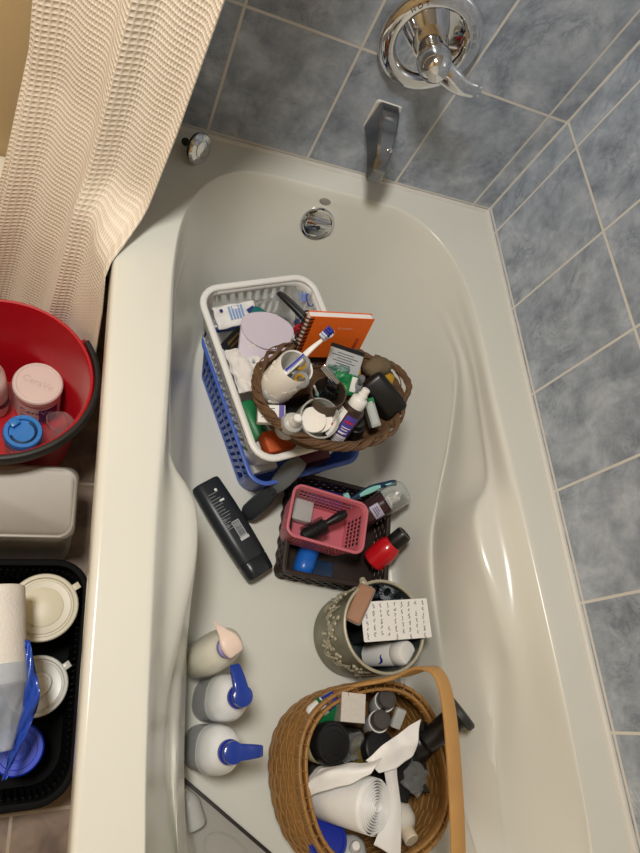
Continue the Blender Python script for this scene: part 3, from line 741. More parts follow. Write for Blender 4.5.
# brown spray bottle
s0, s1 = V((0.3760, 0.9217, 0.4660)), V((0.4050, 0.9790, 0.5550))
sb = thing('spray_bottle', 'dark brown spray bottle with white cap and purple label lying across the twig basket', 'bottle', frame(s0, s1)); L = (s1-s0).length; R_ = .0205
addp(sb, 'bottle_body', [(0, 0), (R_-.004, 0), (R_-.001, .0015), (R_, .005), (R_, L*.60), (R_-.002, L*.65), (.010, L*.70), (0, L*.70)], M_brown, n=36)
addp(sb, 'spray_cap', [(0, L*.66), (.0138, L*.66), (.0145, L*.67), (.0140, L*.81), (.0125, L*.83), (.0086, L*.835), (.0082, L*.90), (.0072, L*.91), (.0070, L*.985), (.0055, L), (0, L)], M_white)
patch(R_, -1.45, -.25, L*.08, L*.60).build('white_label', M_white, sb); patch(R_, -.12, .95, L*.22, L*.56).build('purple_label', M_purple, sb); patch(R_, -.12, .95, L*.06, L*.21).build('grey_band', mat('grey_band', '#c9c7cd', .5), sb)
patch(R_, .0, .75, L*.44, L*.47, h=.0006).build('red_stripe', M_red, sb)
text('label_text', 'CORRECT', .0075, M_ink, sb, on_cyl(R_, -.80, L*.44, True, -1), .0007); text('label_text', '60', .007, M_ink, sb, on_cyl(R_, -.80, L*.17, True, -1), .0007)

for z, a, b in ((.35, .0, .80), (.31, .05, .65), (.26, .0, .75), (.245, .0, .5)): patch(R_, a, b, L*z, L*(z+.014), h=.0007).build('print_line', M_white, sb)
for z in (.10, .13, .16): patch(R_, .0, .8, L*z, L*(z+.008), h=.0007).build('print_line', M_ink, sb)
mb = MB(); mb.lathe([(0, 0), (.0022, 0), (.0022, .0004), (0, .0004)], 14, Matrix.Translation((R_*math.cos(-.8)+.0003, R_*math.sin(-.8)-.0003, L*.27)) @ Matrix.Rotation(-.8, 4, 'Z') @ Matrix.Rotation(PI/2, 4, 'Y')); mb.build('red_dot', M_red, sb)

# clear dropper bottle with white nozzle and glass jar of cotton pads
dp = multi('pump_bottle', 'frosted bottle with white nozzle standing left of the glass jar in the twig basket', 'bottle', frame(V((0.2955, 0.9372, 0.4550)), V((0.2876, 0.9231, 0.5350))), [
    ('bottle_body', [(0, 0), (.017, 0), (.0185, .004), (.0185, .045), (.016, .054), (.009, .058), (0, .058)], M_frost),
    ('nozzle', [(0, .056), (.0095, .056), (.0095, .066), (.0075, .069), (.0068, .082), (.005, .084), (0, .084)], M_white)])
gj0 = V((0.3428, 0.9500, 0.4620)); gj1 = V((0.3358, 0.9384, 0.5120))
gj = thing('glass_jar', 'clear glass jar of round cotton pads beside the spray bottle in the twig basket', 'jar', frame(gj0, gj1)); L = (gj1-gj0).length
addp(gj, 'jar_wall', [(0, 0), (.031, 0), (.034, .003), (.0345, L*.5), (.034, L), (.032, L+.0015), (.0312, L), (.0312, .006), (0, .005)], M_frost, n=40)
mpad = mat('cotton', '#efe9df', .9, bump=.3)
for i, (dx, dy, tz) in enumerate(((-.006, .002, .024), (.006, -.004, .032))):
    cp = multi('cotton_pad', ['round white cotton pad lying in the glass jar, the lower of two', 'round white cotton pad on top in the glass jar, the upper of two'][i], 'cotton pad', gj.matrix_world @ Matrix.Translation((dx, dy, tz)) @ Matrix.Rotation(.12, 4, 'X'), [('pad', rnd_prof(.0225, .006, .002), mpad)])

# white carton with purple panel, left end
cb = thing('carton', 'small white carton with purple end at the left end of the twig basket', 'box', axes(V((0.2664, 0.9551, 0.4700)), V((0.2883, 0.9576, 0.4780))-V((0.2510, 0.9589, 0.4700)), V((.2, 1, .3))))
mb = MB(); mb.box(.045, .030, .022, bev=.0008, seg=1); mb.build('carton_body', M_paper, cb)
mb = MB(); mb.box(.009, .0304, .0224, (.0165, 0, 0)); mb.build('purple_panel', M_purple, cb)
for q in range(4): 
    mb = MB(); mb.box(.022, .0012, .0003, (-.006, .009-q*.005, .0112)); mb.build('print_line', M_ink, cb)

# orange spiral notebook
nTL, nTR, nBL = V((0.3096, 1.0960, 0.5660)), V((0.4305, 1.1126, 0.5660)), V((0.3253, 1.0756, 0.4860))
nx = nTR - nTL; ny = nTL - nBL
ny = ny - nx.normalized()*ny.dot(nx.normalized())
NW, NH = nx.length, ny.length + .012
nb = thing('notebook', 'orange spiral notebook standing behind the tumblers at the back of the twig basket', 'notebook', axes(nTL + nx/2 - ny.normalized()*NH/2, nx, ny))
mb = MB(); mb.box(NW, NH, .0014, (0, 0, 0), bev=.0005, seg=1); mb.build('front_cover', M_orange, nb)
mb = MB(); mb.box(NW, NH, .0014, (0, 0, -.0135), bev=.0005, seg=1); mb.build('back_cover', M_orange, nb)
mb = MB(); mb.box(NW-.004, NH-.003, .0115, (-.001, 0, -.0068), bev=.0004, seg=1); mb.build('pages', M_paper, nb)
mb = MB(); n = 11
for i in range(n):
    y = -NH/2 + NH*(i+.5)/n
    for o in (-.0010, .0010): mb.tube([V((-NW/2 + .001 + .0095*math.cos(t), y+o, -.0068 + .0105*math.sin(t))) for t in [2*PI*k/16 for k in range(16)]], .0007, 5, True, up=V((0, 1, .01)))
mb.build('spiral_binding', M_black, nb)
mb = MB(); mb.box(.007, .030, .0016, (NW*.37, -.012, .0006), bev=.0006); mb.build('elastic_loop', mat('orange_elastic', '#b24414', .7), nb)
text('cover_text', 'Be present', .0065, mat('pale_print', '#e8c9ae', .4), nb, lambda x, y, h: V((x + .012, y + NH*.5 - .024, .0008 + h)))

# card pack in front of the notebook
cTL, cTR, cBL = V((0.3675, 1.0677, 0.5360)), V((0.4308, 1.0593, 0.5300)), V((0.3479, 1.0404, 0.5200))
cx_, cy_ = cTR-cTL, cTL-cBL
ck = thing('card_pack', 'silver and black carded package in front of the orange notebook', 'package', axes(cTL + cx_/2 - cy_.normalized()*.026, cx_, cy_))
CW = cx_.length
mb = MB(); mb.box(CW, .052, .004, bev=.0008, seg=1); mb.build('pack_body', mat('pack_silver', '#b9bcbd', .4, .2), ck)
mb = MB(); mb.box(CW, .007, .0044, (0, .0225, .0001)); mb.build('black_band', M_black, ck)
mb = MB(); r2 = random.Random(8)
for i in range(6): mb.box(CW*r2.uniform(.4, .8), .0015, .0003, (-.002, .013 - i*.0045, .0021))
mb.build('print_lines', mat('grey_print', '#55585a', .6), ck)

# green sachets
gr = thing('sachet', 'green and white sachet between the brown tumbler and the mesh pouch', 'sachet', axes(V((0.3897, 1.0080, 0.5120)), V((0.4086, 1.0066, 0.5120))-V((0.3731, 1.0115, 0.5120)), V((.0, 1, .6))))
mb = crumple(.044, .036, .006, 2., thick=.0022); mb.build('sachet_body', M_green, gr)
mb = MB(); mb.box(.011, .026, .0035, (.013, .002, .0022), bev=.001); mb.build('white_panel', M_paper, gr)
mb = MB(); mb.lathe([(0, 0), (.0055, 0), (.0055, .001), (0, .001)], 18, Matrix.Translation((-.004, -.008, .0035))); mb.build('green_seal', mat('light_green_print', '#6fae5f', .5), gr)
pk2 = crumple(.040, .022, .006, 5., thick=.002); solid(pk2, 'sachet', mat('dusty_teal', '#5d7f74', .4, var=.3, vscale=90), 'dull teal crumpled sachet right in front of the silver card package', 'sachet', axes(V((0.3746, 1.0270, 0.5160)), V((0.3964, 1.0271, 0.5180))-V((0.3596, 1.0269, 0.5160)), V((0, 1, .7))))
solid(MB().box(.026, .018, .010, bev=.002), 'box', M_gold, 'tiny mustard yellow box beside the silver card package', 'box', axes(V((0.4061, 1.0376, 0.5120)), (1, .1, .1), (0, 1, .5)))

# mesh pouch with a mustard sponge, black case, grey box, tube, black bottle
mp = MB(); mp.ball(1, sc=(.030, .019, .020), u=28, v=18)
for v in mp.bm.verts: v.co *= 1 + .16*noise.noise(v.co*60)
solid(mp, 'mesh_pouch', mat('olive_brown_mesh', '#6b5c45', .8, var=.4, vscale=400, bump=.8, bscale=600), 'crumpled olive brown mesh pouch beneath the loop handle of the twig basket', 'pouch', axes(V((0.4639, 1.0563, 0.5000)), (1, .25, 0), (0, 1, .4)))
mp = MB(); mp.box(.036, .026, .026, bev=.008, seg=3)
for v in mp.bm.verts: v.co *= 1 + .1*noise.noise(v.co*80)
solid(mp, 'sponge', mat('mustard_sponge', '#b28a25', .9, var=.2, vscale=120, bump=.6, bscale=300), 'mustard yellow sponge between the mesh pouch and the black case', 'sponge', axes(V((0.4808, 1.0424, 0.4880)), (1, -.2, -.1), (0, 1, .5)))
bc = thing('glasses_case', 'black rounded hard case at the right end of the twig basket', 'case', axes(V((0.4726, 1.0039, 0.4940)), V((0.4969, 0.9778, 0.4880))-V((0.4463, 1.0275, 0.5000)), V((1, .6, .9))))
mb = MB(); mb.box(.084, .046, .024, bev=.0108, seg=4); mb.build('case_body', M_black, bc)
mb = MB(); mb.sweep([V((x, y, 0)) for x, y in rrect(.0845, .0465, .0113, 5)], rrect(.0016, .002, .0005, 1), True); mb.build('zip_seam', M_blackm, bc)
gb = thing('carton', 'narrow grey carton in front of the black case in the twig basket', 'box', axes(V((0.4416, 0.9667, 0.4950)), V((0.4539, 0.9403, 0.4840))-V((0.4314, 0.9931, 0.5020)), V((1, .1, .3))))
mb = MB(); mb.box(.050, .017, .024, bev=.0008, seg=1); mb.build('carton_body', mat('grey_card', '#9aa09c', .5), gb)
mb = MB(); mb.box(.040, .010, .0003, (0, 0, .0121)); mb.build('pale_panel', mat('pale_grey_card', '#b4b8b4', .5), gb)
mb = MB(); mb.box(.010, .0172, .0242, (-.0205, 0, 0)); mb.build('green_band', M_green, gb)
multi('lip_balm', 'slim grey metal tube behind the spray bottle cap', 'tube', frame(V((0.4143, 0.9968, 0.4900)), V((0.4096, 1.0092, 0.5300))), [('tube_body', rnd_prof(.0068, .032, .001), M_grey), ('tube_cap', rnd_prof(.0062, .018, .003, .0325), mat('brushed_grey', '#9a9b9c', .35, .7))], n=20)
multi('bottle', 'small black bottle under the spray bottle at the near edge of the twig basket', 'bottle', frame(V((0.4227, 0.9360, 0.4550)), V((0.4138, 0.9429, 0.4950))), [('bottle_body', rnd_prof(.0145, .036, .003), M_black), ('cap', rnd_prof(.011, .012, .002, .0365), M_blackm)])
solid(MB().ball(1, sc=(.055, .028, .010), u=24, v=12), 'cloth', mat('black_cloth', '#141414', .95, bump=.4), 'black cloth lying in the bottom of the twig basket', 'cloth', axes(V((0.3548, 0.9918, 0.4400)), (1, .2, 0), (0, 1, 0)))

# ------------------------------------------------------------------ inside the white basket
def wloc(x, y, z): return wb.matrix_world @ V((x, y, z))
def wax(x, y, z, ex=(1, 0, 0), ey=(0, 1, 0)):
    R3 = wb.matrix_world.to_3x3(); return axes(wloc(x, y, z), R3 @ V(ex), R3 @ V(ey))
wp = thing('wipes_packet', 'white packet with blue print at the far left corner of the white basket', 'packet', axes(V((0.2352, 1.1993, 0.3860)), V((0.2670, 1.2201, 0.3880))-V((0.1974, 1.1947, 0.3820)), V((-.2, 1, .25))))
mb = crumple(.084, .042, .004, 11., thick=.007); mb.build('packet_body', M_paper, wp)
mb = MB(); r2 = random.Random(4)
for i in range(5): mb.box(.004, .026, .0005, (-.012 + i*.0062, .004, .0062), bev=.0001, seg=1)
mb.build('blue_print', mat('pale_blue_print', '#7e9ccc', .5), wp)
mb = MB(); mb.box(.016, .011, .0006, (.030, -.008, .0062), M=Matrix.Rotation(.35, 4, 'Z')); mb.build('navy_logo', M_navy, wp)
mb = MB(); mb.ball(.0035, (-.028, .012, .0060), (1, 1, .15)); mb.build('navy_dot', M_navy, wp)
for k, (p, w, h, sd, lb) in enumerate(((V((0.3029, 1.2523, 0.3820)), .085, .06, 3., 'clear crumpled plastic bag along the far side of the white basket'), (V((0.3828, 1.2537, 0.3860)), .055, .075, 6., 'clear plastic bag with blue marks at the far right corner of the white basket'))):
    zb = crumple(w, h, .012, sd, 26, 26, 2.6, .0005); zo = solid(zb, 'plastic_bag', M_clear, lb, 'plastic bag', axes(p, u18, v18 + V((0, 0, .3))), sharp=180)
    if k: 
        mb = MB(); mb.tube([V((.004 + .007*math.cos(t), .004 + .013*math.sin(t), .012)) for t in [2*PI*i/18 for i in range(18)]], .0013, 6, True); mb.build('blue_ring_print', M_dblue, zo)
        mb = MB(); 
        for i in range(4): mb.box(.003, .018, .0005, (-.016 + i*.005, .012, .011))
        mb.build('blue_print', mat('soft_blue_print', '#6f86c4', .5), zo)
tc_ = MB(); tc_.sweep(crom([V((-.03, 0, 0)), V((-.01, .003, .002)), V((.02, 0, .001)), V((.04, -.008, 0))], 8), rrect(.022, .010, .0045, 3), scale=lambda t: .8+.4*math.sin(PI*(.2+.7*t))); solid(tc_, 'hair_clip', M_teal, 'teal plastic clip between the clear bags and the lavender pouch', 'hair clip', axes(V((0.2890, 1.1919, 0.3920)), (.7, -.6, 0), (.6, .7, .2)))
mb = MB(); mb.box(.05, .03, .008, bev=.003); solid(mb, 'case', M_navy, 'small navy pouch showing beside the teal clip', 'case', axes(V((0.3157, 1.1835, 0.3840)), (.7, -.6, 0), (.6, .7, .2)))
cc = thing('hair_comb', 'black comb sloping over the clear bag beside the orange notebook', 'comb', axes(V((0.3498, 1.2099, 0.4140)), V((0.3743, 1.1881, 0.4120))-V((0.3280, 1.2385, 0.4100)), V((.4, .3, .9)).cross(V((0.3743, 1.1881, 0.4120))-V((0.3280, 1.2385, 0.4100)))) @ Matrix.Scale(1.25, 4))
mb = MB(); mb.sweep(crom([V((-.042, 0, 0)), V((-.02, .001, .002)), V((.02, .001, .002)), V((.042, 0, 0))], 6), rrect(.017, .008, .003, 3), scale=lambda t: .75 + .35*math.sin(PI*t)); mb.build('comb_back', M_black, cc)
mb = MB()
for i in range(22): mb.box(.0016, .012, .004, (-.036 + i*.0034, .010, -.001))
mb.build('comb_teeth', M_blackm, cc)
mb = MB(); mb.box(.030, .011, .0006, (.012, -.001, .0062)); mb.build('grey_inlay', mat('slate_inlay', '#3a3d42', .4), cc)
lp = thing('pouch', 'lavender envelope pouch with rounded flap in the white basket', 'pouch', axes(V((0.2876, 1.1411, 0.4020)), V((0.3330, 1.1408, 0.4040))-V((0.2412, 1.1484, 0.4020)), V((.02, 1, .22))) @ Matrix.Scale(1.14, 4))
mb = MB(); mb.box(.088, .080, .010, (0, -.012, -.004), bev=.003); mb.build('pouch_body', M_lav, lp)
fl = [V((-.044, .030, 0)), V((-.043, .012, 0)), V((-.030, -.006, 0)), V((0, -.016, 0)), V((.030, -.006, 0)), V((.043, .012, 0)), V((.044, .030, 0)), V((.028, .043, 0)), V((0, .049, 0)), V((-.028, .043, 0))]
flc = crom(fl, 5, True)
mb = MB(); mb.loft([[p*1. + V((0, 0, .0012)) for p in flc], [p + V((0, 0, .0026 + .002*(1-abs(p.x)/.05))) for p in flc], [p*.97 + V((0, 0, .0036 + .003*(1-abs(p.x)/.05))) for p in flc]]); mb.build('flap', M_lav, lp)
bp = thing('hairpin_card', 'black card of gold hairpins beside the lavender pouch in the white basket', 'hairpins', axes(V((0.2400, 1.1442, 0.3720)), (.6, .8, 0), (-.8, .6, .2)))
mb = MB(); mb.box(.060, .044, .003, bev=.0006, seg=1); mb.build('card', M_black, bp)
for q in (-.008, .004, .012):
    mb = MB(); mb.tube([V((-.018, q-.001, .0025)), V((.016, q-.0012, .0028)), V((.0185, q, .003)), V((.016, q+.0012, .0028)), V((-.016, q+.0014, .0032))], .0008, 6); mb.build('hairpin', mat('gold_wire', (.75, .52, .18, 1), .3, 1.), bp)
tis = crumple(.060, .085, .014, 21., 40, 40, 2.8, .0012); to_ = solid(tis, 'washcloth', mat('white_cloth', '#e2ddd8', .9, bump=.3, bscale=300), 'crumpled white cloth with faint spots along the left side of the white basket', 'cloth', axes(V((0.2519, 1.0814, 0.3920)), u18, v18 + V((0, 0, .1))), sharp=180)
mb = MB()
for x, y in ((.012, .01), (.018, .0), (.006, -.015)): mb.ball(.003, (x, y, .012), (1, 1, .3), u=10, v=6)
mb.build('print_spots', mat('faint_blue_red', '#a9b3c6', .7), to_)
gx = thing('bottle', 'green bottle seen through the slots of the white basket near corner', 'bottle', frame(V((0.2568, 1.0327, 0.3450)), V((0.2910, 0.9550, 0.3450))))
addp(gx, 'bottle_body', rnd_prof(.021, .078, .006), M_green); addp(gx, 'cap', rnd_prof(.014, .018, .003, .079), M_white)
og = MB(); og.box(.055, .040, .030, bev=.002); solid(og, 'carton', mat('rust_orange_card', '#b9501c', .55), 'rust orange carton at the near end of the white basket', 'box', axes(V((0.3084, 0.9473, 0.3780)), u18, v18))
mb = MB(); mb.box(.09, .15, .05, bev=.006); solid(mb, 'folded_towel', mat('beige_towel', '#b9ae9c', .95, bump=.8, bscale=300), 'folded beige towel at the bottom of the white basket', 'towel', wax(.02, .02, .0325))
mb = MB(); mb.box(.03, .02, .02, bev=.003); solid(mb, 'case', M_red, 'little red case between the black comb and the notebook spiral', 'case', axes(V((0.3659, 1.1833, 0.3950)), u18, v18))
# inside the blue basket
mb = MB(); mb.box(.050, .034, .022, bev=.002); solid(mb, 'carton', M_paper, 'white carton in the near left corner of the blue basket', 'box', axes(V((0.3141, 0.9440, 0.2720)), u18, v18))
mb = MB(); mb.box(.070, .030, .045, bev=.002); solid(mb, 'carton', mat('maroon_card', '#5b1620', .5), 'maroon carton at the near right corner of the blue basket', 'box', axes(V((0.4225, 0.9699, 0.2580)), u18, v18))
# ------------------------------------------------------------------ in and around the woven tray
rb0, rb1 = V((0.3923, 0.8041, 0.2620)), V((0.4794, 0.8485, 0.2850))
RB = frame(rb0, rb1); L = (rb1-rb0).length
rbr = thing('hairbrush', 'black round hairbrush lying in the pink basket', 'hairbrush', RB)
addp(rbr, 'barrel', [(0, 0), (.008, 0), (.0105, .003), (.0105, L*.5), (.008, L*.55), (0, L*.55)], M_blackm, n=20)
addp(rbr, 'handle', [(0, L*.53), (.0065, L*.54), (.0075, L*.62), (.0095, L*.78), (.0098, L*.93), (.007, L), (0, L)], M_black, n=20)
mb = MB()
for i in range(15):
    for j in range(12):
        a = 2*PI*(j + .5*(i % 2))/12; z = .006 + i*L*.032
        mb.tube([V((.010*math.cos(a), .010*math.sin(a), z)), V((.0185*math.cos(a), .0185*math.sin(a), z))], .0007, 4, up=V((0, 0, 1)))
mb.build('bristles', M_blackm, rbr)
solid(MB().box(.042, .050, .022, bev=.003), 'box', M_frost, 'translucent plastic box at the far left of the pink basket', 'box', PB @ Matrix.Translation((-.036, .026, .0135)))
# blue bottle peeking out under the pink basket
multi('bottle', 'bright blue rounded bottle under the near edge of the pink basket', 'bottle', frame(V((0.4308, 0.7963, 0.2060)), V((0.4103, 0.7484, 0.2060))), [('bottle_body', [(0, 0), (.018, 0), (.021, .006), (.021, .04), (.0195, .050), (.014, .058), (.006, .0615), (0, .062)], mat('bright_blue', '#1f66c4', .3))])
solid(MB().box(.060, .045, .018, bev=.004), 'case', M_navyp, 'navy case lying in the near left corner of the woven tray', 'case', axes(V((0.4488, 0.7504, 0.1960)), (1, -.18, 0), (.18, 1, 0)))
solid(MB().box(.10, .05, .02, bev=.004), 'case', M_purple, 'dark purple pouch under the far side of the pink basket', 'case', axes(V((0.4861, 0.8946, 0.2000)), (1, -.18, 0), (.18, 1, 0)))

t0, t1 = V((0.5024, 0.8810, 0.2620)), V((0.5986, 0.9232, 0.2880))
tz = thing('razor', 'navy and mint razor handle resting across the far right rim of the tray', 'razor', axes(t0, t1-t0, V((0, 1, .5)))); L = (t1-t0).length
path = crom([V((0, 0, 0)), V((L*.3, .004, 0)), V((L*.62, .003, 0)), V((L*.85, -.001, 0)), V((L, -.006, 0))], 7)
mb = MB(); mb.sweep(path, rrect(.015, .012, .005, 3), scale=lambda t: .72 + .36*math.exp(-((t-.38)/.18)**2) + .15*math.exp(-((t-.85)/.15)**2)); mb.build('handle', M_navyp, tz)
mb = MB(); mb.sweep([p + V((0, 0, .0052)) for p in path[5:16]], rrect(.010, .004, .0018, 2), scale=lambda t: .35 + .85*math.sin(PI*(.1+.8*t))); mb.build('mint_grip', M_mint, tz)
mb = MB(); mb.sweep([p + V((0, 0, .0040)) for p in path[18:27]], rrect(.0045, .003, .0012, 2), scale=lambda t: .5 + .5*math.sin(PI*t)); mb.build('mint_inlay', M_mint, tz)
mb = MB(); mb.box(.012, .038, .009, (-.004, 0, 0), bev=.002); mb.build('blade_head', M_mint, tz)

m0, m1 = V((0.5272, 0.8504, 0.2320)), V((0.6172, 0.9007, 0.3000))
ms = thing('mousse_bottle', 'dark plum mousse bottle with clear dome cap leaning on the tray rim', 'bottle', frame(m0, m1)); L = (m1-m0).length
addp(ms, 'bottle_body', [(0, 0), (.023, 0), (.0255, .003), (.026, L*.56), (.022, L*.60), (0, L*.60)], mat('plum_bottle', '#3a2326', .25, coat=.4), n=36)
addp(ms, 'pump', [(0, L*.59), (.017, L*.59), (.017, L*.64), (.011, L*.67), (.011, L*.80), (.006, L*.84), (.005, L*.89), (0, L*.89)], M_white)
addp(ms, 'dome_cap', [(.0262, L*.585), (.0272, L*.60), (.0264, L*.88), (.024, L*.95), (.016, L*.99), (0, L), (0, L-.0012), (.0155, L*.985), (.0232, L*.945), (.0252, L*.88), (.0258, L*.60)], M_clear, n=36)
patch(.0262, -.3, .9, L*.30, L*.46).build('label', mat('label_lilac', '#b8b2cc', .5), ms)
for q in range(3): patch(.0262, -.1, .7 - q*.15, L*(.34 + q*.035), L*(.353 + q*.035), h=.0007).build('print_line', M_ink, ms)

q0, q1 = V((0.5574, 0.7650, 0.2260)), V((0.6037, 0.8098, 0.2920))
rd = thing('bottle', 'glossy red bottle with black cap leaning out of the tray beside the pink basket', 'bottle', frame(q0, q1)); L = (q1-q0).length
addp(rd, 'bottle_body', [(0, 0), (.021, 0), (.025, .004), (.0258, L*.35), (.0245, L*.50), (.020, L*.62), (.015, L*.69), (0, L*.69)], M_red, n=36)
addp(rd, 'cap', [(0, L*.66), (.0165, L*.64), (.0178, L*.66), (.0172, L*.96), (.0155, L), (.011, L), (.0105, L-.0015), (0, L-.0015)], M_black, n=36)

# grey hairbrush leaning on the tray
g0, g1 = V((0.3017, 0.8603, 0.1970)), V((0.3639, 0.9211, 0.3450))
gbM = axes(g0, g1-g0, (V((0, 0, 1)).cross(g1-g0)).normalized() + V((0, 0, .2))); L = (g1-g0).length
gh = thing('hairbrush', 'dark grey hairbrush with a pale oval handle end, leaning against the woven tray', 'hairbrush', gbM)
path = crom([V((-.004, 0, 0)), V((L*.18, 0, .002)), V((L*.40, 0, .003)), V((L*.62, .001, .002)), V((L*.80, .002, -.002))], 8)
mb = MB(); mb.sweep(path, rrect(.036, .024, .011, 4), scale=lambda t: lerp(.45, 1., sstep(0, .16, t)) * lerp(1.05, .62, sstep(.25, .95, t))); mb.build('body', M_dgrey, gh)
mb = MB(); mb.sweep(crom([V((L*.55, .001, .008)), V((L*.66, .002, .007)), V((L*.82, .003, .002)), V((L*.97, .003, -.002)), V((L*1.04, .003, -.004))], 7), rrect(.036, .009, .0042, 4), scale=lambda t: .25 + .80*math.sin(PI*(.08 + .84*t))**.7); mb.build('oval_end', mat('mid_grey_plastic', '#5f6365', .4), gh)
for sg in (1, -1):
    mb = MB(); mb.sweep([V((L*t, sg*.006*(1-.3*t), .0135 - .003*t)) for t in [.15 + .05*q for q in range(9)]], rrect(.003, .0016, .0006, 1)); mb.build('grip_ridge', M_blackm, gh)

# black shampoo bottle on the tub floor
k0, k1 = V((0.2194, 0.9172, 0.2060)), V((0.3237, 0.7464, 0.2060))
ksh = thing('shampoo_bottle', 'large dark charcoal shampoo bottle lying on its back on the tub floor', 'bottle', axes((k0+k1)/2 - V((0, 0, .0)), k1-k0, V((0, 0, 1)).cross(k1-k0))); L = (k1-k0).length + .010
M_char = mat('charcoal_bottle', '#25292d', .36, var=.03)
def boxy(x, w, t): return [V((x, a, b)) for a, b in rrect(w, t, min(w, t)*.46, 6)]
mb = MB(); mb.loft([boxy(-L*.5, .050, .026), boxy(-L*.495, .056, .032), boxy(-L*.47, .060, .037), boxy(-L*.2, .064, .0405), boxy(L*.12, .064, .0405), boxy(L*.325, .061, .039), boxy(L*.335, .060, .038)]); mb.build('bottle_body', M_char, ksh)
mb = MB(); mb.loft([boxy(L*.337, .059, .037), boxy(L*.345, .061, .039), boxy(L*.45, .058, .036), boxy(L*.49, .055, .033), boxy(L*.5, .048, .027)]); mb.build('cap', mat('charcoal_cap', '#1f2326', .3), ksh)
M_pgrey = mat('grey_lettering', '#8d9297', .5)
zt = .0204
r2 = random.Random(2)
mb = MB()
for i in range(13):   # fine print rows across the back
    x = -L*.36 + i*L*.030
    mb.box(.0011, r2.uniform(.012, .022), .0003, (x, -.006 + r2.uniform(-.004, .002), zt))
for i in range(6): mb.box(.0011, .010, .0003, (-L*.10 + i*.0042, -.0145, zt-.0002))
mb.build('fine_print', M_pgrey, ksh)
mb = MB(); mb.box(.034, .016, .0003, (L*.035, .004, zt-.0001)); bcd = mb.build('barcode_panel', mat('barcode_silver', '#b4b8bb', .45), ksh)
mb = MB()
for i in range(17): mb.box(.0006 + .0006*r2.random(), .0135, .0003, (L*.035 - .0145 + i*.0018, .004, zt+.0002))
mb.build('bars', M_ink, bcd)
mb = MB(); mb.box(.006, .019, .0003, (L*.035 + .0205, .004, zt-.0001)); mb.build('silver_strip', mat('barcode_silver2', '#c3c6c8', .45), ksh)
mb = MB(); mb.ball(.003, (-L*.38, .004, zt), (1, 1, .12)); mb.box(.004, .010, .0003, (-L*.27, .004, zt)); mb.build('white_marks', M_white, ksh)

# ------------------------------------------------------------------ inside the metal pot
wa = thing('wallet', 'tan brown leather card wallet standing at the left inside the metal pot', 'wallet', axes(V((0.4652, 0.6669, 0.3360)), V((0.4815, 0.7050, 0.3480))-V((0.4367, 0.6284, 0.3380)), V((1, .25, .45))))
mb = MB(); mb.box(.070, .030, .014, bev=.004, seg=3); mb.build('wallet_body', mat('tan_leather', '#9b7358', .6, var=.12, vscale=80, bump=.15), wa)
mb = MB(); mb.box(.070, .030, .004, (0, 0, .0015), bev=.001)
mb.bm.free(); mb = MB(); mb.sweep([V((x, y, 0)) for x, y in rrect(.0705, .0305, .0045, 4)], rrect(.0012, .006, .0005, 1), True); mb.build('grey_edge', M_grey, wa)

cTL, cTR, cBR, cBL = V((0.4741, 0.6665, 0.3380)), V((0.5990, 0.6717, 0.3600)), V((0.5951, 0.6040, 0.3580)), V((0.4459, 0.6058, 0.3300))
cM = axes((cTL+cTR+cBR+cBL)/4, (cTR-cTL)+(cBR-cBL), (cTL-cBL)+(cTR-cBR)); CWd = (cTR-cTL).length*.95 + .006; CHt = (cTR-cBR).length
nc = thing('note_card', 'white card covered in handwriting propped across the metal pot', 'note card', cM)
mb = MB(); mb.loft([[V((x, y, z)) for x, y in rrect(CWd, CHt, .003, 3)] for z in (-.0005, .0005)]); mb.build('card', M_paper, nc)
mb = MB(); r2 = random.Random(21)
for i in range(9):    # pen lines run across the card's short side
    x = -CWd*.42 + i*CWd*.105; y = CHt*.44; slant = -.10
    while y > -CHt*.40:
        wl_ = r2.uniform(.005, .012); pts = []
        for q in range(int(wl_/.0007)):
            pts.append(V((x + r2.uniform(-.0018, .0018) + slant*(CHt*.44-y)*.4 + .001*math.sin(q), y - q*.0007, .0007)))
        if len(pts) > 2 and r2.random() < .93: mb.sweep(pts, rrect(.0009, .0003, .0001, 1))
        y -= wl_ + .0026
mb.build('handwriting', M_ink, nc)
b0, b1 = V((0.5228, 0.5868, 0.2350)), V((0.5544, 0.5812, 0.3300))
wbt = thing('bottle', 'white bottle with round white cap and blue swoosh lying in the metal pot', 'bottle', frame(b0, b1)); L = (b1-b0).length; RW = .021
addp(wbt, 'bottle_body', [(0, 0), (.018, 0), (RW, .004), (RW, L*.70), (.0195, L*.74), (0, L*.74)], M_white, n=36)
addp(wbt, 'cap', [(0, L*.75), (.0212, L*.75), (.0222, L*.765), (.0218, L*.97), (.020, L), (.0165, L+.0004), (.016, L-.0006), (0, L-.0006)], M_white, n=40)
addp(wbt, 'grey_neck_ring', [(0, L*.735), (.0205, L*.735), (.0205, L*.752), (0, L*.752)], M_dgrey, n=36)
mb = MB(); pts = [V(((RW+.0003)*math.cos(a), (RW+.0003)*math.sin(a), L*(.38 + .22*t + .05*math.sin(t*5)))) for t, a in [(q/16, .9 - .9*q/16) for q in range(17)]]
mb.sweep(pts, rrect(.0045, .0005, .0002, 1), up=lambda i: V((pts[i].x, pts[i].y, 0)).normalized(), scale=lambda t: .2 + math.sin(PI*t)); mb.build('blue_swoosh', M_dblue, wbt)
M_coil = mat('smoky_coil', '#3c434b', .25, coat=.3)
M_coil2 = mat('pale_coil', '#8c949a', .25, coat=.3)
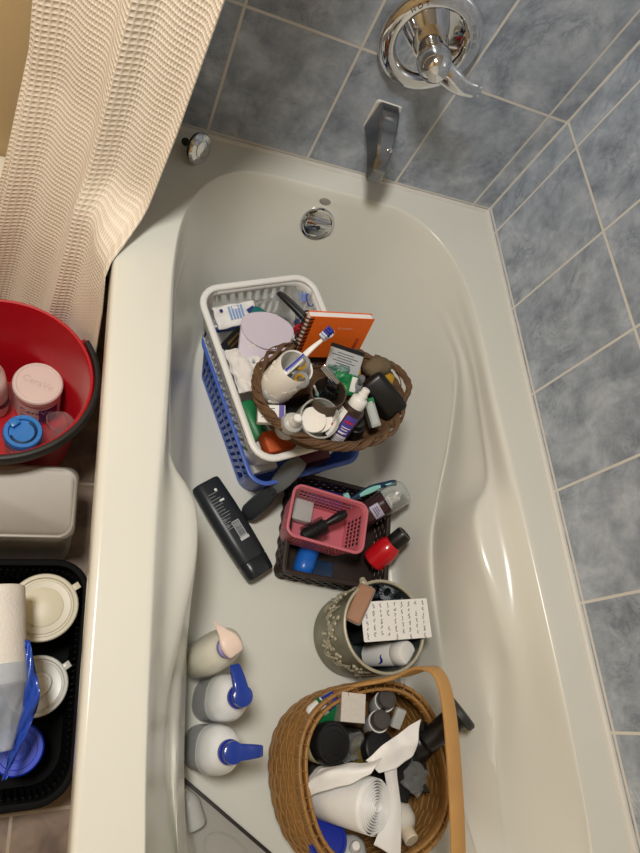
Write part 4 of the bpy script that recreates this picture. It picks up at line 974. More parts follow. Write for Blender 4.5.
def coil(M, m, lb):
    mb = MB(); n = 160; mb.tube([V(((.0125 + .0036*math.cos(17*a))*math.cos(a), (.0125 + .0036*math.cos(17*a))*math.sin(a), .0036*math.sin(17*a))) for a in [2*PI*i/n for i in range(n)]], .0016, 6, True, up=V((.02, .01, 1)))
    return solid(mb, 'hair_tie', m, lb, 'hair tie', M, 'coiled hair ties in the metal pot')
for i, (px, m, lb) in enumerate(((V((0.5102, 0.6957, 0.3180)), M_coil, 'dark coiled hair tie beside the tan wallet in the metal pot'), (V((0.5337, 0.6904, 0.3160)), M_coil2, 'pale grey coiled hair tie, middle one of three in the metal pot'), (V((0.5549, 0.6813, 0.3140)), M_coil, 'dark coiled hair tie furthest right, half under the note card'))):
    coil(axes(px, (1, .2*i, .1), (0, 1, .5)), m, lb)
solid(MB().box(.075, .07, .10, bev=.012), 'pouch', mat('dark_slate_cloth', '#2c3134', .85), 'dark slate pouch filling the bottom of the metal pot', 'pouch', up_frame((.535, .650, ZF+.0575), .3))

# ------------------------------------------------------------------ pump bottles along the left of the tub
def oval_bottle(mb, keys, n=40, p=2.3):
    rings = []
    for z, w, d in keys:
        ring = []
        for i in range(n):
            a = 2*PI*i/n; c, s = math.cos(a), math.sin(a)
            ring.append(V((w/2*math.copysign(abs(c)**(2/p), c), d/2*math.copysign(abs(s)**(2/p), s), z)))
        rings.append(ring)
    return mb.loft(rings)
def smooth_keys(keys, sub=5):
    return [tuple(p) for p in crom([V(k) for k in keys], sub)]
M_lotion = mat('ivory_lotion_plastic', '#dcd8c6', .3, var=.02)
M_pump = mat('pale_pink_pump', '#e6cfc0', .35, var=.02)
M_lilac = mat('lilac_collar', '#8f86c0', .4)
c1 = thing('lotion_bottle', 'ivory lotion bottle with pale pink pump and lilac collar, farthest of the standing pump bottles', 'pump bottle', up_frame((.213, .602, ZF+.0012), math.radians(32)))
mb = MB(); oval_bottle(mb, [(a*1.30, b*.99, c*1.02) for a, b, c in smooth_keys([(0, .064, .040), (.004, .074, .048), (.03, .086, .056), (.07, .091, .060), (.105, .084, .057), (.128, .060, .047), (.140, .034, .033), (.146, .026, .026)], 4)]); mb.build('bottle_body', M_lotion, c1)
addp(c1, 'collar', [(0, .143), (.0150, .143), (.0165, .145), (.0160, .156), (.0125, .158), (0, .158)], M_lilac, Matrix.Translation((0, 0, .0438)))
mb = MB(); mb.lathe([(0, .156), (.008, .156), (.008, .166), (0, .166)], 20)
mb.sweep(crom([V((-.013, .000, .170)), V((0, 0, .173)), V((.016, 0, .173)), V((.032, 0, .168)), V((.042, 0, .160))], 6), rrect(.029, .011, .0052, 4), scale=lambda t: .75 + .35*math.sin(PI*min(1, t*1.5+.1)) - .62*sstep(.35, 1, t)); pm = mb.build('pump_head', M_pump, c1, Matrix.Translation((0, 0, .0438)) @ Matrix.Rotation(math.radians(92), 4, 'Z'))
mb = MB(); r2 = random.Random(17)
for i in range(8): mb.box(r2.uniform(.018, .030), .0004, .0012, (-.004, .0300, .128 - i*.0065))
mb.build('fine_print', mat('pale_print_grey', '#8f8c82', .6), c1)
M_wlot = mat('white_lotion_plastic', '#f6f7f7', .22, var=.01, coat=.3)
M_bpump = mat('blue_translucent_pump', '#23409e', .2, trans=.15, coat=.3)
def blue_pump_bottle(label, pos, rz, pump_rz):
    c = thing('lotion_bottle', label, 'pump bottle', up_frame(pos, rz), 'white lotion bottles with blue pumps')
    mb = MB(); oval_bottle(mb, [(a*1.30, b*.93, c*1.10) for a, b, c in smooth_keys([(0, .066, .046), (.004, .074, .052), (.05, .076, .054), (.092, .075, .054), (.112, .069, .051), (.130, .052, .043), (.142, .032, .032), (.147, .026, .026)], 4)], p=2.5); mb.build('bottle_body', M_wlot, c)
    mb = MB(); oval_bottle(mb, [(a*1.30, b*.93 + .0004, c*1.10 + .0004) for a, b, c in [(.010, .0748, .0526), (.05, .0762, .0542), (.084, .0758, .0543)]], p=2.5); mb.build('grey_band', mat('pearl_grey', '#b7babb', .35), c)  # grey layer around the lower part of the body
    co_ = addp(c, 'collar', [(0, .145), (.0145, .145), (.0165, .147), (.0165, .155), (.0150, .157), (0, .157)], M_dblue, Matrix.Translation((0, 0, .0441)))
    mb = MB()
    for i in range(30): mb.tube([V((.0164*math.cos(2*PI*i/30), .0164*math.sin(2*PI*i/30), .1475)), V((.0164*math.cos(2*PI*i/30), .0164*math.sin(2*PI*i/30), .1548))], .0007, 5, up=V((1, .1, 0)))
    mb.build('collar_ribs', M_dblue, co_, Matrix.Translation((0, 0, .0441)))
    mb = MB(); mb.lathe([(0, .156), (.0075, .156), (.0075, .164), (.0145, .165), (.0155, .170), (.0145, .177), (.012, .178), (0, .178)], 28)
    mb.sweep(crom([V((.004, 0, .1715)), V((.020, 0, .1715)), V((.036, 0, .168)), V((.044, 0, .164))], 5), rrect(.024, .011, .004, 3), scale=lambda t: lerp(1, .62, t))
    mb.build('pump_head', M_bpump, c, Matrix.Translation((0, 0, .0441)) @ Matrix.Rotation(pump_rz, 4, 'Z'))
    return c
blue_pump_bottle('white lotion bottle, blue pump pointing towards the far wall, middle of the three pump bottles', (.228, .531, ZF+.0012), math.radians(80), math.radians(22))
blue_pump_bottle('white lotion bottle, blue pump pointing at the splint basket, nearest of the three pump bottles', (.213, .459, ZF+.0012), math.radians(85), math.radians(-88))
# ------------------------------------------------------------------ inside the splint basket
# roll of white bags with loose sheets
M_film = mat('white_bag_film', '#e9e8e6', .45, var=.02, sss=.0)
ro0, ro1 = V((0.3845, 0.3829, 0.2900)), V((0.4310, 0.3656, 0.3920))
RO = frame(ro0, ro1); L = (ro1-ro0).length; RR = .0375
rl = thing('bag_roll', 'roll of thin white bags with loose sheets trailing, on top in the splint basket', 'bag roll', RO)
mb = MB()
sp_ = []
for i in range(250):   # spiral section extruded along the axis, bulging rim
    a = i*2*PI/30; r = .006 + (RR-.006)*(i/249); sp_.append(((r+.0006*noise.noise(V((a*.7, 1, 2))))*math.cos(a), r*math.sin(a), r))
A1 = [[mb.v(V((x, y, z + (.006*(1-r/RR) if z > L*.5 else 0) + .0015*noise.noise(V((x*90, y*90, z*30)))))) for x, y, r in sp_] for z in (0, L*.33, L*.66, L*.95, L)]
for a, b in zip(A1, A1[1:]):
    for i in range(len(sp_)-1): mb.f([a[i], a[i+1], b[i+1], b[i]])
mb.solid(.0009); mb.build('rolled_film', M_film, rl, sharp=60)
mb = MB(); mb.lathe([(.0, -.0005), (RR*.96, -.0005), (RR*1.0, .004), (RR*1.005, L*.5), (RR*1.0, L*.90), (RR*.99, L*.97)], 48)
mb.bm.faces.ensure_lookup_table()
for f in list(mb.bm.faces):
    if len(f.verts) > 4 and f.calc_center_median().z > L*.5: mb.bm.faces.remove(f)
mb.solid(.0008, 0)
for v in mb.bm.verts: v.co += v.co.normalized()*.0016*noise.noise(v.co*70)
mb.build('outer_wrap', M_film, rl, sharp=180)
iM = RO.inverted()
def sheet(ctrl, amp, seed, nu=30, nv=24):
    """cloth through a grid of control points (rows of world points)"""
    rows = [crom([iM @ p for p in r], 8) for r in ctrl]
    cols = [crom([r[i] for r in rows], 8) for i in range(len(rows[0]))]
    mb = MB()
    G = [[mb.v(p + V((noise.noise(p*38 + V((seed, 0, 0))), noise.noise(p*38 + V((0, seed, 0))), noise.noise(p*38 + V((0, 0, seed)))))*amp) for p in c] for c in cols]
    for a, b in zip(G, G[1:]):
        for i in range(len(a)-1): mb.f([a[i], a[i+1], b[i+1], b[i]])
    mb.solid(.0006); return mb
sheet([[V((0.3439, 0.3796, 0.3350)), V((0.3412, 0.4023, 0.3500)), V((0.3590, 0.4207, 0.3540))], [V((0.3591, 0.3942, 0.3720)), V((0.3609, 0.4184, 0.3840)), V((0.3808, 0.4266, 0.3780))], [V((0.3870, 0.4013, 0.4020)), V((0.3981, 0.4187, 0.4100)), V((0.4163, 0.4269, 0.4020))], [V((0.4139, 0.4125, 0.4200)), V((0.4230, 0.4222, 0.4240)), V((0.4358, 0.4324, 0.4180))]], .0025, 2.).build('loose_sheet', M_film, rl, sharp=180)
sheet([[V((0.4184, 0.4290, 0.3950)), V((0.4274, 0.4204, 0.4020)), V((0.4408, 0.4096, 0.4000))], [V((0.4431, 0.4475, 0.4080)), V((0.4531, 0.4316, 0.4080)), V((0.4662, 0.4137, 0.4020))], [V((0.4763, 0.4625, 0.4120)), V((0.4820, 0.4441, 0.4160)), V((0.4907, 0.4237, 0.4080))], [V((0.5152, 0.4791, 0.4120)), V((0.5037, 0.4532, 0.4180)), V((0.4999, 0.4325, 0.4100))]], .0045, 5.).build('loose_sheet', M_film, rl, sharp=180)
sheet([[V((0.4528, 0.4141, 0.3850)), V((0.4637, 0.4105, 0.3900)), V((0.4759, 0.4146, 0.3880))], [V((0.4665, 0.3732, 0.3660)), V((0.4762, 0.3697, 0.3700)), V((0.4864, 0.3710, 0.3680))], [V((0.4528, 0.3340, 0.3560)), V((0.4699, 0.3299, 0.3620)), V((0.4883, 0.3322, 0.3580))], [V((0.4424, 0.3087, 0.3500)), V((0.4640, 0.2970, 0.3520)), V((0.4860, 0.2845, 0.3500))]], .002, 8.).build('loose_sheet', M_film, rl, sharp=180)

sTL, sTR, sBR, sBL = V((0.4109, 0.5274, 0.3520)), V((0.4545, 0.5245, 0.3520)), V((0.4430, 0.4716, 0.3520)), V((0.3995, 0.4825, 0.3520))
sc_ = thing('carton', 'small silver foil carton standing at the far side of the splint basket', 'box', axes((sTL+sTR+sBR+sBL)/4 - V((0, 0, .033)), (sTR-sTL)+(sBR-sBL), (sTL-sBL)+(sTR-sBR)))
mb = MB(); mb.box((sTR-sTL).length, (sTL-sBL).length*.96, .066, bev=.0008, seg=1); mb.build('carton_body', mat('dull_silver_card', '#a39b90', .5, .3, var=.15, vscale=80), sc_)
mb = MB(); mb.box((sTR-sTL).length-.001, (sTL-sBL).length*.96-.001, .0006, (0, 0, .0332)); mb.build('foil_top', mat('pale_foil_card', '#d8d2ca', .4, .25, var=.12, vscale=150), sc_)
jb0, jb1 = V((0.3839, 0.4535, 0.2920)), V((0.3920, 0.4529, 0.3430))
cj = thing('cream_jar', 'cream jar with a wide black lid lying at the left of the splint basket', 'jar', frame(jb0, jb1)); L = (jb1-jb0).length
addp(cj, 'jar_body', [(0, -.012), (.024, -.012), (.0295, -.006), (.031, .004), (.031, L*.45), (.029, L*.52), (0, L*.52)], mat('cream_jar_plastic', '#c9bf8e', .3, coat=.2), n=40)
addp(cj, 'lid', [(0, L*.53), (.0308, L*.53), (.032, L*.56), (.032, L*.93), (.030, L), (.026, L), (.025, L-.0015), (.019, L-.0012), (.0185, L-.0022), (0, L-.0022)], M_black, n=44)
gbx = thing('carton', 'green carton with pale rim line between the silver carton and the basket wall', 'box', axes(V((0.3935, 0.4962, 0.3200)), (1, -.15, -.1), (.2, 1, .45)))
mb = MB(); mb.box(.046, .042, .022, bev=.002); mb.build('carton_body', mat('leaf_green', '#156b3c', .4), gbx)
mb = MB(); mb.sweep([V((x, y, .0111)) for x, y in rrect(.040, .036, .004, 3)], rrect(.001, .0004, .0001, 1), True); mb.build('pale_line', mat('pale_green_line', '#a9c9ae', .5), gbx)
multi('tube', 'white tube with a deep blue end against the far left splint basket wall', 'tube', frame(V((0.3622, 0.4942, 0.3180)), V((0.4074, 0.5192, 0.3300))), [('tube_body', [(0, 0), (.010, 0), (.014, .006), (.0145, .026), (.0145, .030), (0, .030)], M_white), ('blue_cap', [(0, .030), (.0135, .030), (.0140, .033), (.012, .052), (0, .053)], M_dblue)])
M_smoke = mat('smoke_grey_cap', '#4a4543', .35)
for i, (b, t, lb) in enumerate(((V((0.5021, 0.4959, 0.2900)), V((0.4978, 0.5111, 0.3420)), 'small clear bottle with smoke grey cap by the far basket wall, farther of two'), (V((0.4894, 0.4668, 0.2850)), V((0.4845, 0.4800, 0.3380)), 'small clear bottle with smoke grey cap beside the silver carton, nearer of two'))):
    M = frame(b, t); l = (t-b).length
    multi('small_bottle', lb, 'bottle', M, [('bottle_body', [(0, 0), (.0155, 0), (.0175, .003), (.0175, l*.60), (.0165, l*.66), (0, l*.66)], M_frost), ('cap', [(0, l*.66), (.0155, l*.66), (.0160, l*.68), (.0157, l*.97), (.0145, l), (.012, l), (.0115, l-.001), (0, l-.001)], M_smoke), ('white_collar', [(.0160, l*.655), (.0178, l*.655), (.0178, l*.70), (.0165, l*.70)], M_white)], 'two small smoke-capped bottles')
cv = thing('travel_case', 'tiny clear plastic case beside the smoke-capped bottles', 'case', axes(V((0.5239, 0.4783, 0.3220)), V((0.5296, 0.4950, 0.3300))-V((0.5178, 0.4633, 0.3150)), V((1, .2, .3))))
mb = MB(); mb.box(.034, .018, .012, bev=.003); mb.build('case_shell', M_frost, cv)
mb = MB(); mb.box(.020, .002, .0015, (0, .002, .0065), bev=.0004); mb.box(.020, .002, .0015, (0, -.003, .0065), bev=.0004); mb.build('ridges', M_frost, cv)
aj = multi('jar', 'amber jar with black lid half hidden under the loose white sheet', 'jar', frame(V((0.4746, 0.4293, 0.2750)), V((0.4861, 0.4363, 0.3280))), [('jar_body', [(0, 0), (.026, 0), (.029, .004), (.029, .030), (0, .030)], mat('amber_jar', '#7d6a2f', .25, coat=.3)), ('lid', [(0, .031), (.0295, .031), (.0305, .033), (.030, .048), (.028, .050), (0, .050)], M_black)])
mb = crumple(.05, .04, .010, 31., fr=2.5, thick=.0008); solid(mb, 'plastic_wrap', M_clear, 'crumpled clear wrap between the black lids in the splint basket', 'plastic wrap', axes(V((0.4345, 0.4405, 0.3100)), (1, .1, 0), (0, 1, .2)), sharp=180)
bk = thing('black_bottle', 'black bottle with an open ring neck under the arched handle', 'bottle', frame(V((0.5496, 0.4147, 0.2850)), V((0.5717, 0.4545, 0.3450)))); l = (V((0.5717, 0.4545, 0.3450))-V((0.5496, 0.4147, 0.2850))).length
addp(bk, 'bottle_body', [(0, 0), (.024, 0), (.027, .004), (.027, l*.6), (.022, l*.75), (.017, l*.82), (0, l*.82)], M_black, n=36)
addp(bk, 'ring_neck', [(.012, l*.80), (.0165, l*.82), (.0190, l*.88), (.0190, l*.97), (.017, l), (.0145, l), (.013, l*.95), (.0125, l*.84)], M_blackm, n=36)
hd = thing('hair_dryer', 'black hair dryer whose round end pokes out beyond the arched handle', 'hair dryer', frame(V((0.5546, 0.4349, 0.3450)), V((0.6144, 0.4818, 0.3880)))); l = (V((0.6144, 0.4818, 0.3880))-V((0.5546, 0.4349, 0.3450))).length
addp(hd, 'barrel', [(0, 0), (.012, 0), (.018, .006), (.0205, l*.6), (.0195, l*.9), (0, l*.9)], M_black, n=36)
addp(hd, 'end_cap', [(0, l*.84), (.026, l*.84), (.029, l*.87), (.029, l*.97), (.026, l), (0, l+.001)], mat('graphite_cap', '#2b2c2e', .5), n=36)
solid(MB().ball(.0035), 'button', M_black, 'tiny black knob just outside the handle below the hair dryer end', 'knob', Matrix.Translation(V((0.6007, 0.4366, 0.3450)))) if False else None
mb = crumple(.075, .085, .016, 13., 26, 26, 2.2, .004); solid(mb, 'cloth_bag', mat('black_bag_cloth', '#17181a', .8, bump=.3, bscale=300), 'black cloth bag to the right of the loose white sheet', 'bag', axes(V((0.5352, 0.3983, 0.3160)), (1, .1, -.1), (0, 1, .2)), sharp=180)
mb = crumple(.042, .045, .012, 44., 26, 26, 2.8, .0008); solid(mb, 'plastic_wrapper', M_clear, 'crinkled clear wrapper lying on the black cloth bag', 'plastic wrap', axes(V((0.5352, 0.3879, 0.3360)), (.6, .8, .1), (-.8, .6, .2)), sharp=180)
y0, y1 = V((0.5208, 0.3361, 0.2850)), V((0.5243, 0.2998, 0.3220))
cm_ = thing('cream_bottle', 'cream bottle with a small cream cap at the near right of the splint basket', 'bottle', frame(y0, y1)); l = (y1-y0).length
addp(cm_, 'bottle_body', [(0, -.015), (.018, -.015), (.0245, -.006), (.026, .006), (.024, l*.45), (.017, l*.62), (.010, l*.68), (0, l*.68)], mat('pale_cream', '#d6d1c4', .35), n=36)
addp(cm_, 'cap', [(0, l*.66), (.0115, l*.66), (.0125, l*.69), (.0122, l*.97), (.011, l), (0, l)], mat('cap_cream', '#dacbb0', .4), n=28)
multi('jar', 'white jar with ribbed deep blue lid at the near left of the splint basket', 'jar', frame(V((0.3844, 0.3032, 0.2750)), V((0.3813, 0.3236, 0.3220))), [('jar_body', [(0, 0), (.026, 0), (.029, .004), (.029, .030), (0, .030)], M_white), ('lid', [(0, .031), (.0300, .031), (.0310, .033), (.0305, .046), (.029, .049), (.025, .049), (.024, .0475), (0, .0475)], M_dblue)])
multi('bottle', 'white bottle with translucent domed top next to the blue lidded jar', 'bottle', frame(V((0.4318, 0.2822, 0.2700)), V((0.4226, 0.3083, 0.3280))), [('bottle_body', [(0, 0), (.022, 0), (.024, .004), (.024, .036), (.018, .046), (.010, .050), (0, .050)], M_frost), ('cap', [(0, .048), (.008, .048), (.0085, .060), (.006, .066), (0, .067)], M_white)])
solid(MB().ball(1, sc=(.075, .07, .045), u=30, v=16), 'towel', mat('dark_olive_towel', '#35302a', .95, bump=.5), 'dark bundled towel at the bottom of the splint basket', 'towel', up_frame((.464, .400, .234)))

# ------------------------------------------------------------------ near left tub corner
M_smk = mat('smoky_clear_panel', '#b5b2aa', .25, trans=.25, var=.03, ior=1.1)
e0, e1 = V((0.1695, 0.4269, 0.2000)), V((0.3244, 0.2937, 0.2000))
ex = (e1-e0); EL = ex.length + .05
pn = thing('shelf_panel', 'translucent grey plastic panel with a dark edge strip in the near left tub corner', 'shelf panel', axes(e0 + ex.normalized()*EL/2, ex, V((0, 0, 1)).cross(ex)))
mb = MB(); mb.box(EL, .070, .003, (0, -.037, 0), bev=.0008); mb.build('panel_sheet', M_smk, pn)
mb = MB(); mb.box(EL, .0055, .010, (0, 0, 0), bev=.001); mb.build('edge_strip', mat('dark_brown_edge', '#2b2422', .5), pn)
c = pn.matrix_world.inverted() @ V((0.2625, 0.3067, 0.2000))
mb = MB(); mb.sweep([V((c.x + (.012 + .034)*math.cos(t), max(-.066, -.041 + .024*math.sin(t)), .002)) for t in [2*PI*i/48 for i in range(48)]], rrect(.003, .003, .001, 2), True); mb.build('moulded_oval', M_smk, pn)
cu = thing('dispenser_bottle', 'small empty clear plastic bottle lying in the near left tub corner', 'bottle', frame(V((0.1804, 0.3998, 0.2280)), V((0.1994, 0.3507, 0.2220)))); l = .062
addp(cu, 'bottle_body', [(0, 0), (.007, 0), (.009, .004), (.014, .010), (.0165, .018), (.0165, .050), (.015, .054), (0, .055)], M_frost, n=32)
addp(cu, 'neck', [(0, -.006), (.006, -.006), (.0065, 0), (0, 0)], M_frost, n=20)
mb = MB(); mb.box(.0016, .010, .0006, (0, 0, 0)); mb.bm.free()

# ------------------------------------------------------------------ on the bathroom floor left of the tub
BC = V((-.158, 1.075, .001)); BH = .275
bin_ = thing('bucket', 'round red plastic bucket with a flat black handle between curtain and tub', 'bucket', Matrix.Translation(BC))
mb = MB(); mb.lathe([(0, 0), (.122, 0), (.127, .006), (.147, BH-.012), (.1535, BH-.010), (.1545, BH-.003), (.152, BH), (.148, BH-.001), (.1445, BH-.014), (.124, .012), (.120, .006), (0, .005)], 64); mb.build('bucket_body', mat('red_bucket', '#b30f1e', .3, var=.02), bin_)
for a in (math.radians(32), math.radians(212)):
    mb = MB(); d = V((math.cos(a), math.sin(a), 0)); mb.ball(.011, d*.154 + V((0, 0, BH-.014)), (.7, .7, 1)); mb.box(.016, .022, .010, bev=.003, M=Matrix.Translation(d*.155 + V((0, 0, BH-.008))) @ Matrix.Rotation(a, 4, 'Z')); mb.build('handle_lug', mat('red_lug', '#9c1020', .35), bin_)
mb = MB(); pts = [V((.1600*math.cos(a), .1600*math.sin(a), BH - .009 + .012*math.sin(PI*(q/40))*1)) for q, a in [(q, math.radians(32) - PI*q/40) for q in range(41)]]
mb.sweep(pts, rrect(.010, .030, .003, 2)); mb.build('black_handle', mat('black_handle_plastic', '#1c1a1a', .5), bin_)
# jar in the bucket
jc = V((-0.1034, 1.1442, 0.1180)); JB = V((jc.x, jc.y, .0085))
M_pinkw = mat('pinkish_white_plastic', '#e3d3cb', .4, var=.02)
jr = thing('cream_jar', 'large white cream jar with navy label standing in the red bucket', 'jar', up_frame(JB, math.atan2(CAM.y-JB.y, CAM.x-JB.x)))
JR = .045; JH = .094
addp(jr, 'jar_body', [(0, 0), (JR-.003, 0), (JR, .004), (JR, JH-.003), (JR-.004, JH), (0, JH)], M_pinkw, n=48)
ld = addp(jr, 'lid', [(0, JH-.002), (JR+.001, JH-.002), (JR+.0025, JH), (JR+.0025, JH+.013), (JR, JH+.0165), (JR-.004, JH+.017), (JR-.006, JH+.0155), (0, JH+.0155)], M_pinkw, n=48)
patch(JR, -.95, 1.1, .008, JH-.010).build('white_label', M_white, jr)
patch(JR, .05, .95, .010, JH-.022, h=.0006).build('navy_panel', mat('navy_label', '#27378a', .4), jr)
text('label_text', 'Cera', .021, mat('navy_text', '#23305f', .5), jr, on_cyl(JR, -.36, JH*.62), .0009)
text('label_text', 'Ve', .021, M_white, jr, on_cyl(JR, .36, JH*.62), .0011)
mb = MB()
for i in range(4): 
    z = JH*.40 - i*.0065
    mb.grid(lambda u, v: V(((JR+.0008)*math.cos(lerp(-.85, -.05, u)), (JR+.0008)*math.sin(lerp(-.85, -.05, u)), z + .0014*v)), 10, 1)
mb.build('print_lines', M_ink, jr)
text('embossed_text', 'CeraVe', .020, mat('lid_emboss_shade', '#d2c1b9', .5), ld, lambda x, y, h: Matrix.Rotation(PI*.36, 3, 'Z') @ V((x, y, JH+.0156 + h)), .0008)  # flat letters coloured darker than the lid, for the shade of the relief
# blue lidded bottle
bl = V((-0.1179, 1.0236, 0.1500))
bb_ = thing('drink_bottle', 'bottle with a bright blue flip lid near the front of the red bucket', 'bottle', up_frame((bl.x, bl.y, .0085), .8)); M_bb = mat('sky_blue_lid', '#2d7fd0', .3)
z = .150 - .0085
addp(bb_, 'bottle_body', [(0, 0), (.030, 0), (.033, .004), (.034, z-.03), (.031, z-.024), (0, z-.024)], M_clear, n=36)
lb_ = addp(bb_, 'lid', [(0, z-.025), (.034, z-.025), (.0355, z-.020), (.0355, z-.006), (.033, z), (.026, z), (.024, z-.006), (0, z-.007)], M_bb, n=40)
mb = MB(); mb.tube([V((.022*math.cos(a), .022*math.sin(a), z-.004)) for a in [PI*.7*q/16 - PI*.35 - PI/2 for q in range(-6, 23)]], .0022, 8); mb.build('lid_loop', M_navyp, lb_)
mb = MB(); mb.box(.018, .016, .008, (0, .024, z-.001), bev=.002); mb.build('lid_tab', M_bb, lb_)
# clear cups and white bottle
cpp = V((-0.0530, 1.0598, 0.1150)) + V((-.010, -.006, 0))
pc = thing('plastic_cup', 'crushed clear plastic cup right of the white jar in the red bucket', 'cup', frame((cpp.x-.004, cpp.y-.020, .052), (cpp.x+.012, cpp.y+.010, .110)))
mb = MB(); prof = [(.018, 0), (.021, .02), (.025, .045), (.029, .066), (.031, .068), (.030, .070)]
mb.loft([[V((r*(1+.12*math.sin(3*a + z*60))*math.cos(a), r*(1-.1*math.sin(2*a + z*40))*math.sin(a), z)) for a in [2*PI*i/36 for i in range(36)]] for r, z in prof], True, True, False); mb.solid(.0008); mb.build('cup_wall', M_clear, pc)
mb = MB(); mb.box(.050, .03, .040, bev=.012, seg=3); solid(mb, 'sponge', M_blackm, 'dark sponge below the crushed clear cup in the red bucket', 'sponge', up_frame((cpp.x-.004, cpp.y-.028, .0285), .3))
wl2 = V((-0.1878, 1.1407, 0.1500))
wbb = thing('lotion_bottle', 'white bottle with navy label at the left edge of the photo in the red bucket', 'bottle', up_frame((wl2.x, wl2.y, .0085), math.atan2(CAM.y-wl2.y, CAM.x-wl2.x)))
mb = MB(); oval_bottle(mb, smooth_keys([(0, .066, .05), (.005, .074, .056), (.06, .076, .058), (.115, .070, .054), (.135, .046, .040), (.145, .026, .026)], 4)); mb.build('bottle_body', M_pinkw, wbb)
addp(wbb, 'cap', [(0, .144), (.013, .144), (.014, .147), (.0135, .168), (.012, .170), (0, .170)], M_pinkw)
mb = MB(); oval_bottle(mb, [(.028, .0756, .0576), (.062, .0768, .0588)]); mb.build('navy_label', M_navyp, wbb)

# silver tin
xT, yT0, yT1, zT = -.013, .805, .938, .205
tn = thing('tin', 'brushed silver rectangular tin with a rounded lid between bucket and black crate', 'tin', up_frame((-.150, (yT0+yT1)/2, .001)))
TWX, TWY = 2*(xT+.150), yT1-yT0
M_tin = mat('brushed_tin', (.25, .23, .205, 1), .5, .5, var=.04)
def slab_rr(mb, w, d, r, zz): return mb.loft([[V((x, y, z)) for x, y in rrect(w-2*o, d-2*o, r, 6)] for z, o in zz])
mb = MB(); slab_rr(mb, TWX-.004, TWY-.004, .020, [(0, .002), (.002, 0), (zT-.020, 0)]); mb.build('tin_body', M_tin, tn)
mb = MB(); slab_rr(mb, TWX, TWY, .022, [(zT-.030, 0), (zT-.004, 0), (zT-.001, .002), (zT, .005), (zT-.001, .008), (zT-.002, .010)]); mb.build('tin_lid', M_tin, tn)

# black crate
CX0, CX1, CY0, CY1 = -.245, .024, .392, .785
cr_ = thing('crate', 'black ribbed plastic crate of tubs on the floor along the tub', 'crate', up_frame(((CX0+CX1)/2, (CY0+CY1)/2, .001))); CWX, CWY, CH = CX1-CX0, CY1-CY0, .135
M_crate = mat('black_crate', '#08090a', .7, spec=.15)
mb = MB(); mb.loft([[V((x, y, z)) for x, y in rrect(CWX-.03+2*o, CWY-.03+2*o, .05, 8)] for z, o in ((0, -.008), (CH, .010))], True, True, False); mb.solid(.003); mb.build('crate_wall', M_crate, cr_)
mb = MB(); mb.sweep([V((x, y, CH)) for x, y in rrect(CWX-.014, CWY-.014, .055, 8)], rrect(.012, .008, .003, 2), True); mb.build('rim', M_crate, cr_)
mb = MB()
for i, (x, y) in enumerate([V((x, y, 0)).xy for x, y in rrect(CWX-.034, CWY-.034, .05, 8)]): pass
P_ = [V((x, y, 0)) for x, y in rrect(CWX-.036, CWY-.036, .05, 8)]
for a, b in zip(P_, P_[1:] + P_[:1]):
    m = max(1, int((b-a).length/.010))
    for q in range(m):
        p = a.lerp(b, q/m); mb.tube([V((p.x*.96, p.y*.97, .008)), V((p.x, p.y, CH-.008))], .0016, 5, up=V((1, .1, 0)))
mb.build('inner_ribs', M_crate, cr_)
# tubs in the crate
def lidded_tub(name, label, px, z, r, mats, h, inner):
    t = thing(name, label, 'tub', up_frame((px.x, px.y, .0055), .6))
    addp(t, 'tub_body', [(0, 0), (r*.80, 0), (r*.83, .004), (r*.93, h-.004), (0, h-.004)], mats[0], n=44)
    l = addp(t, 'lid', [(0, h-.006), (r*.95, h-.006), (r, h-.004), (r, h+.004), (r*.97, h+.006), (r*.88, h+.006), (r*.85, h+.002), (r*.80, h+.002), (r*.78, h+.0045), (r*.60, h+.0035), (0, h+.003)], mats[1], n=48)
    mb = MB(); mb.box(.014, .012, .003, (r+.004, 0, h+.003), bev=.001); mb.build('lid_tab', mats[1], l)
    return t, l
c1_ = V((-0.0524, 0.7003, 0.1380))
M_lidc = mat('cream_lid', '#d8d2bd', .35, trans=.1, var=.03)
t1, l1 = lidded_tub('wipes_tub', 'round tub with cream lid and blue band in the far right corner of the crate', c1_, .138, .058, (mat('pale_tub', '#cfcabb', .35), M_lidc), .128, 0)
mb = MB(); mb.lathe([(.0518, .085), (.0530, .085), (.0546, .117), (.0534, .117)], 44)
mb.build('blue_band', mat('cobalt_band', '#1f4fa0', .4), t1)
addp(l1, 'raised_disc', [(0, .128), (.034, .128), (.0335, .1325), (.031, .1335), (0, .1330)], M_cream, Matrix.Translation((0, 0, .0012)), n=40)
c2_ = V((-0.0495, 0.5738, 0.1050))
t2, l2 = lidded_tub('food_tub', 'smaller round tub with translucent white lid in the middle of the crate', c2_, .105, .050, (mat('pale_tub_grey', '#bdbab0', .4), mat('translucent_white_lid', '#d2d2cc', .3, trans=.1)), .095, 0)
mb = MB(); mb.loft([[V((x*k, y*k, z)) for x, y in [(.020*math.cos(a)*(1.25 if math.cos(a) > 0 else 1), .020*math.sin(a)) for a in [2*PI*i/30 for i in range(30)]]] for z, k in ((.098, 1), (.1035, 1), (.105, .92), (.105, .75), (.103, .70))]); mb.build('spout_flap', mat('translucent_white_flap', '#dadad6', .3), l2)
c3_ = V((-0.0686, 0.4780, 0.1050))
t3 = thing('jar', 'jar with a round deep blue lid at the near end of the crate', 'jar', up_frame((c3_.x, c3_.y, .0055)))
addp(t3, 'jar_body', [(0, 0), (.033, 0), (.036, .004), (.036, .08), (0, .08)], M_clear, n=40)
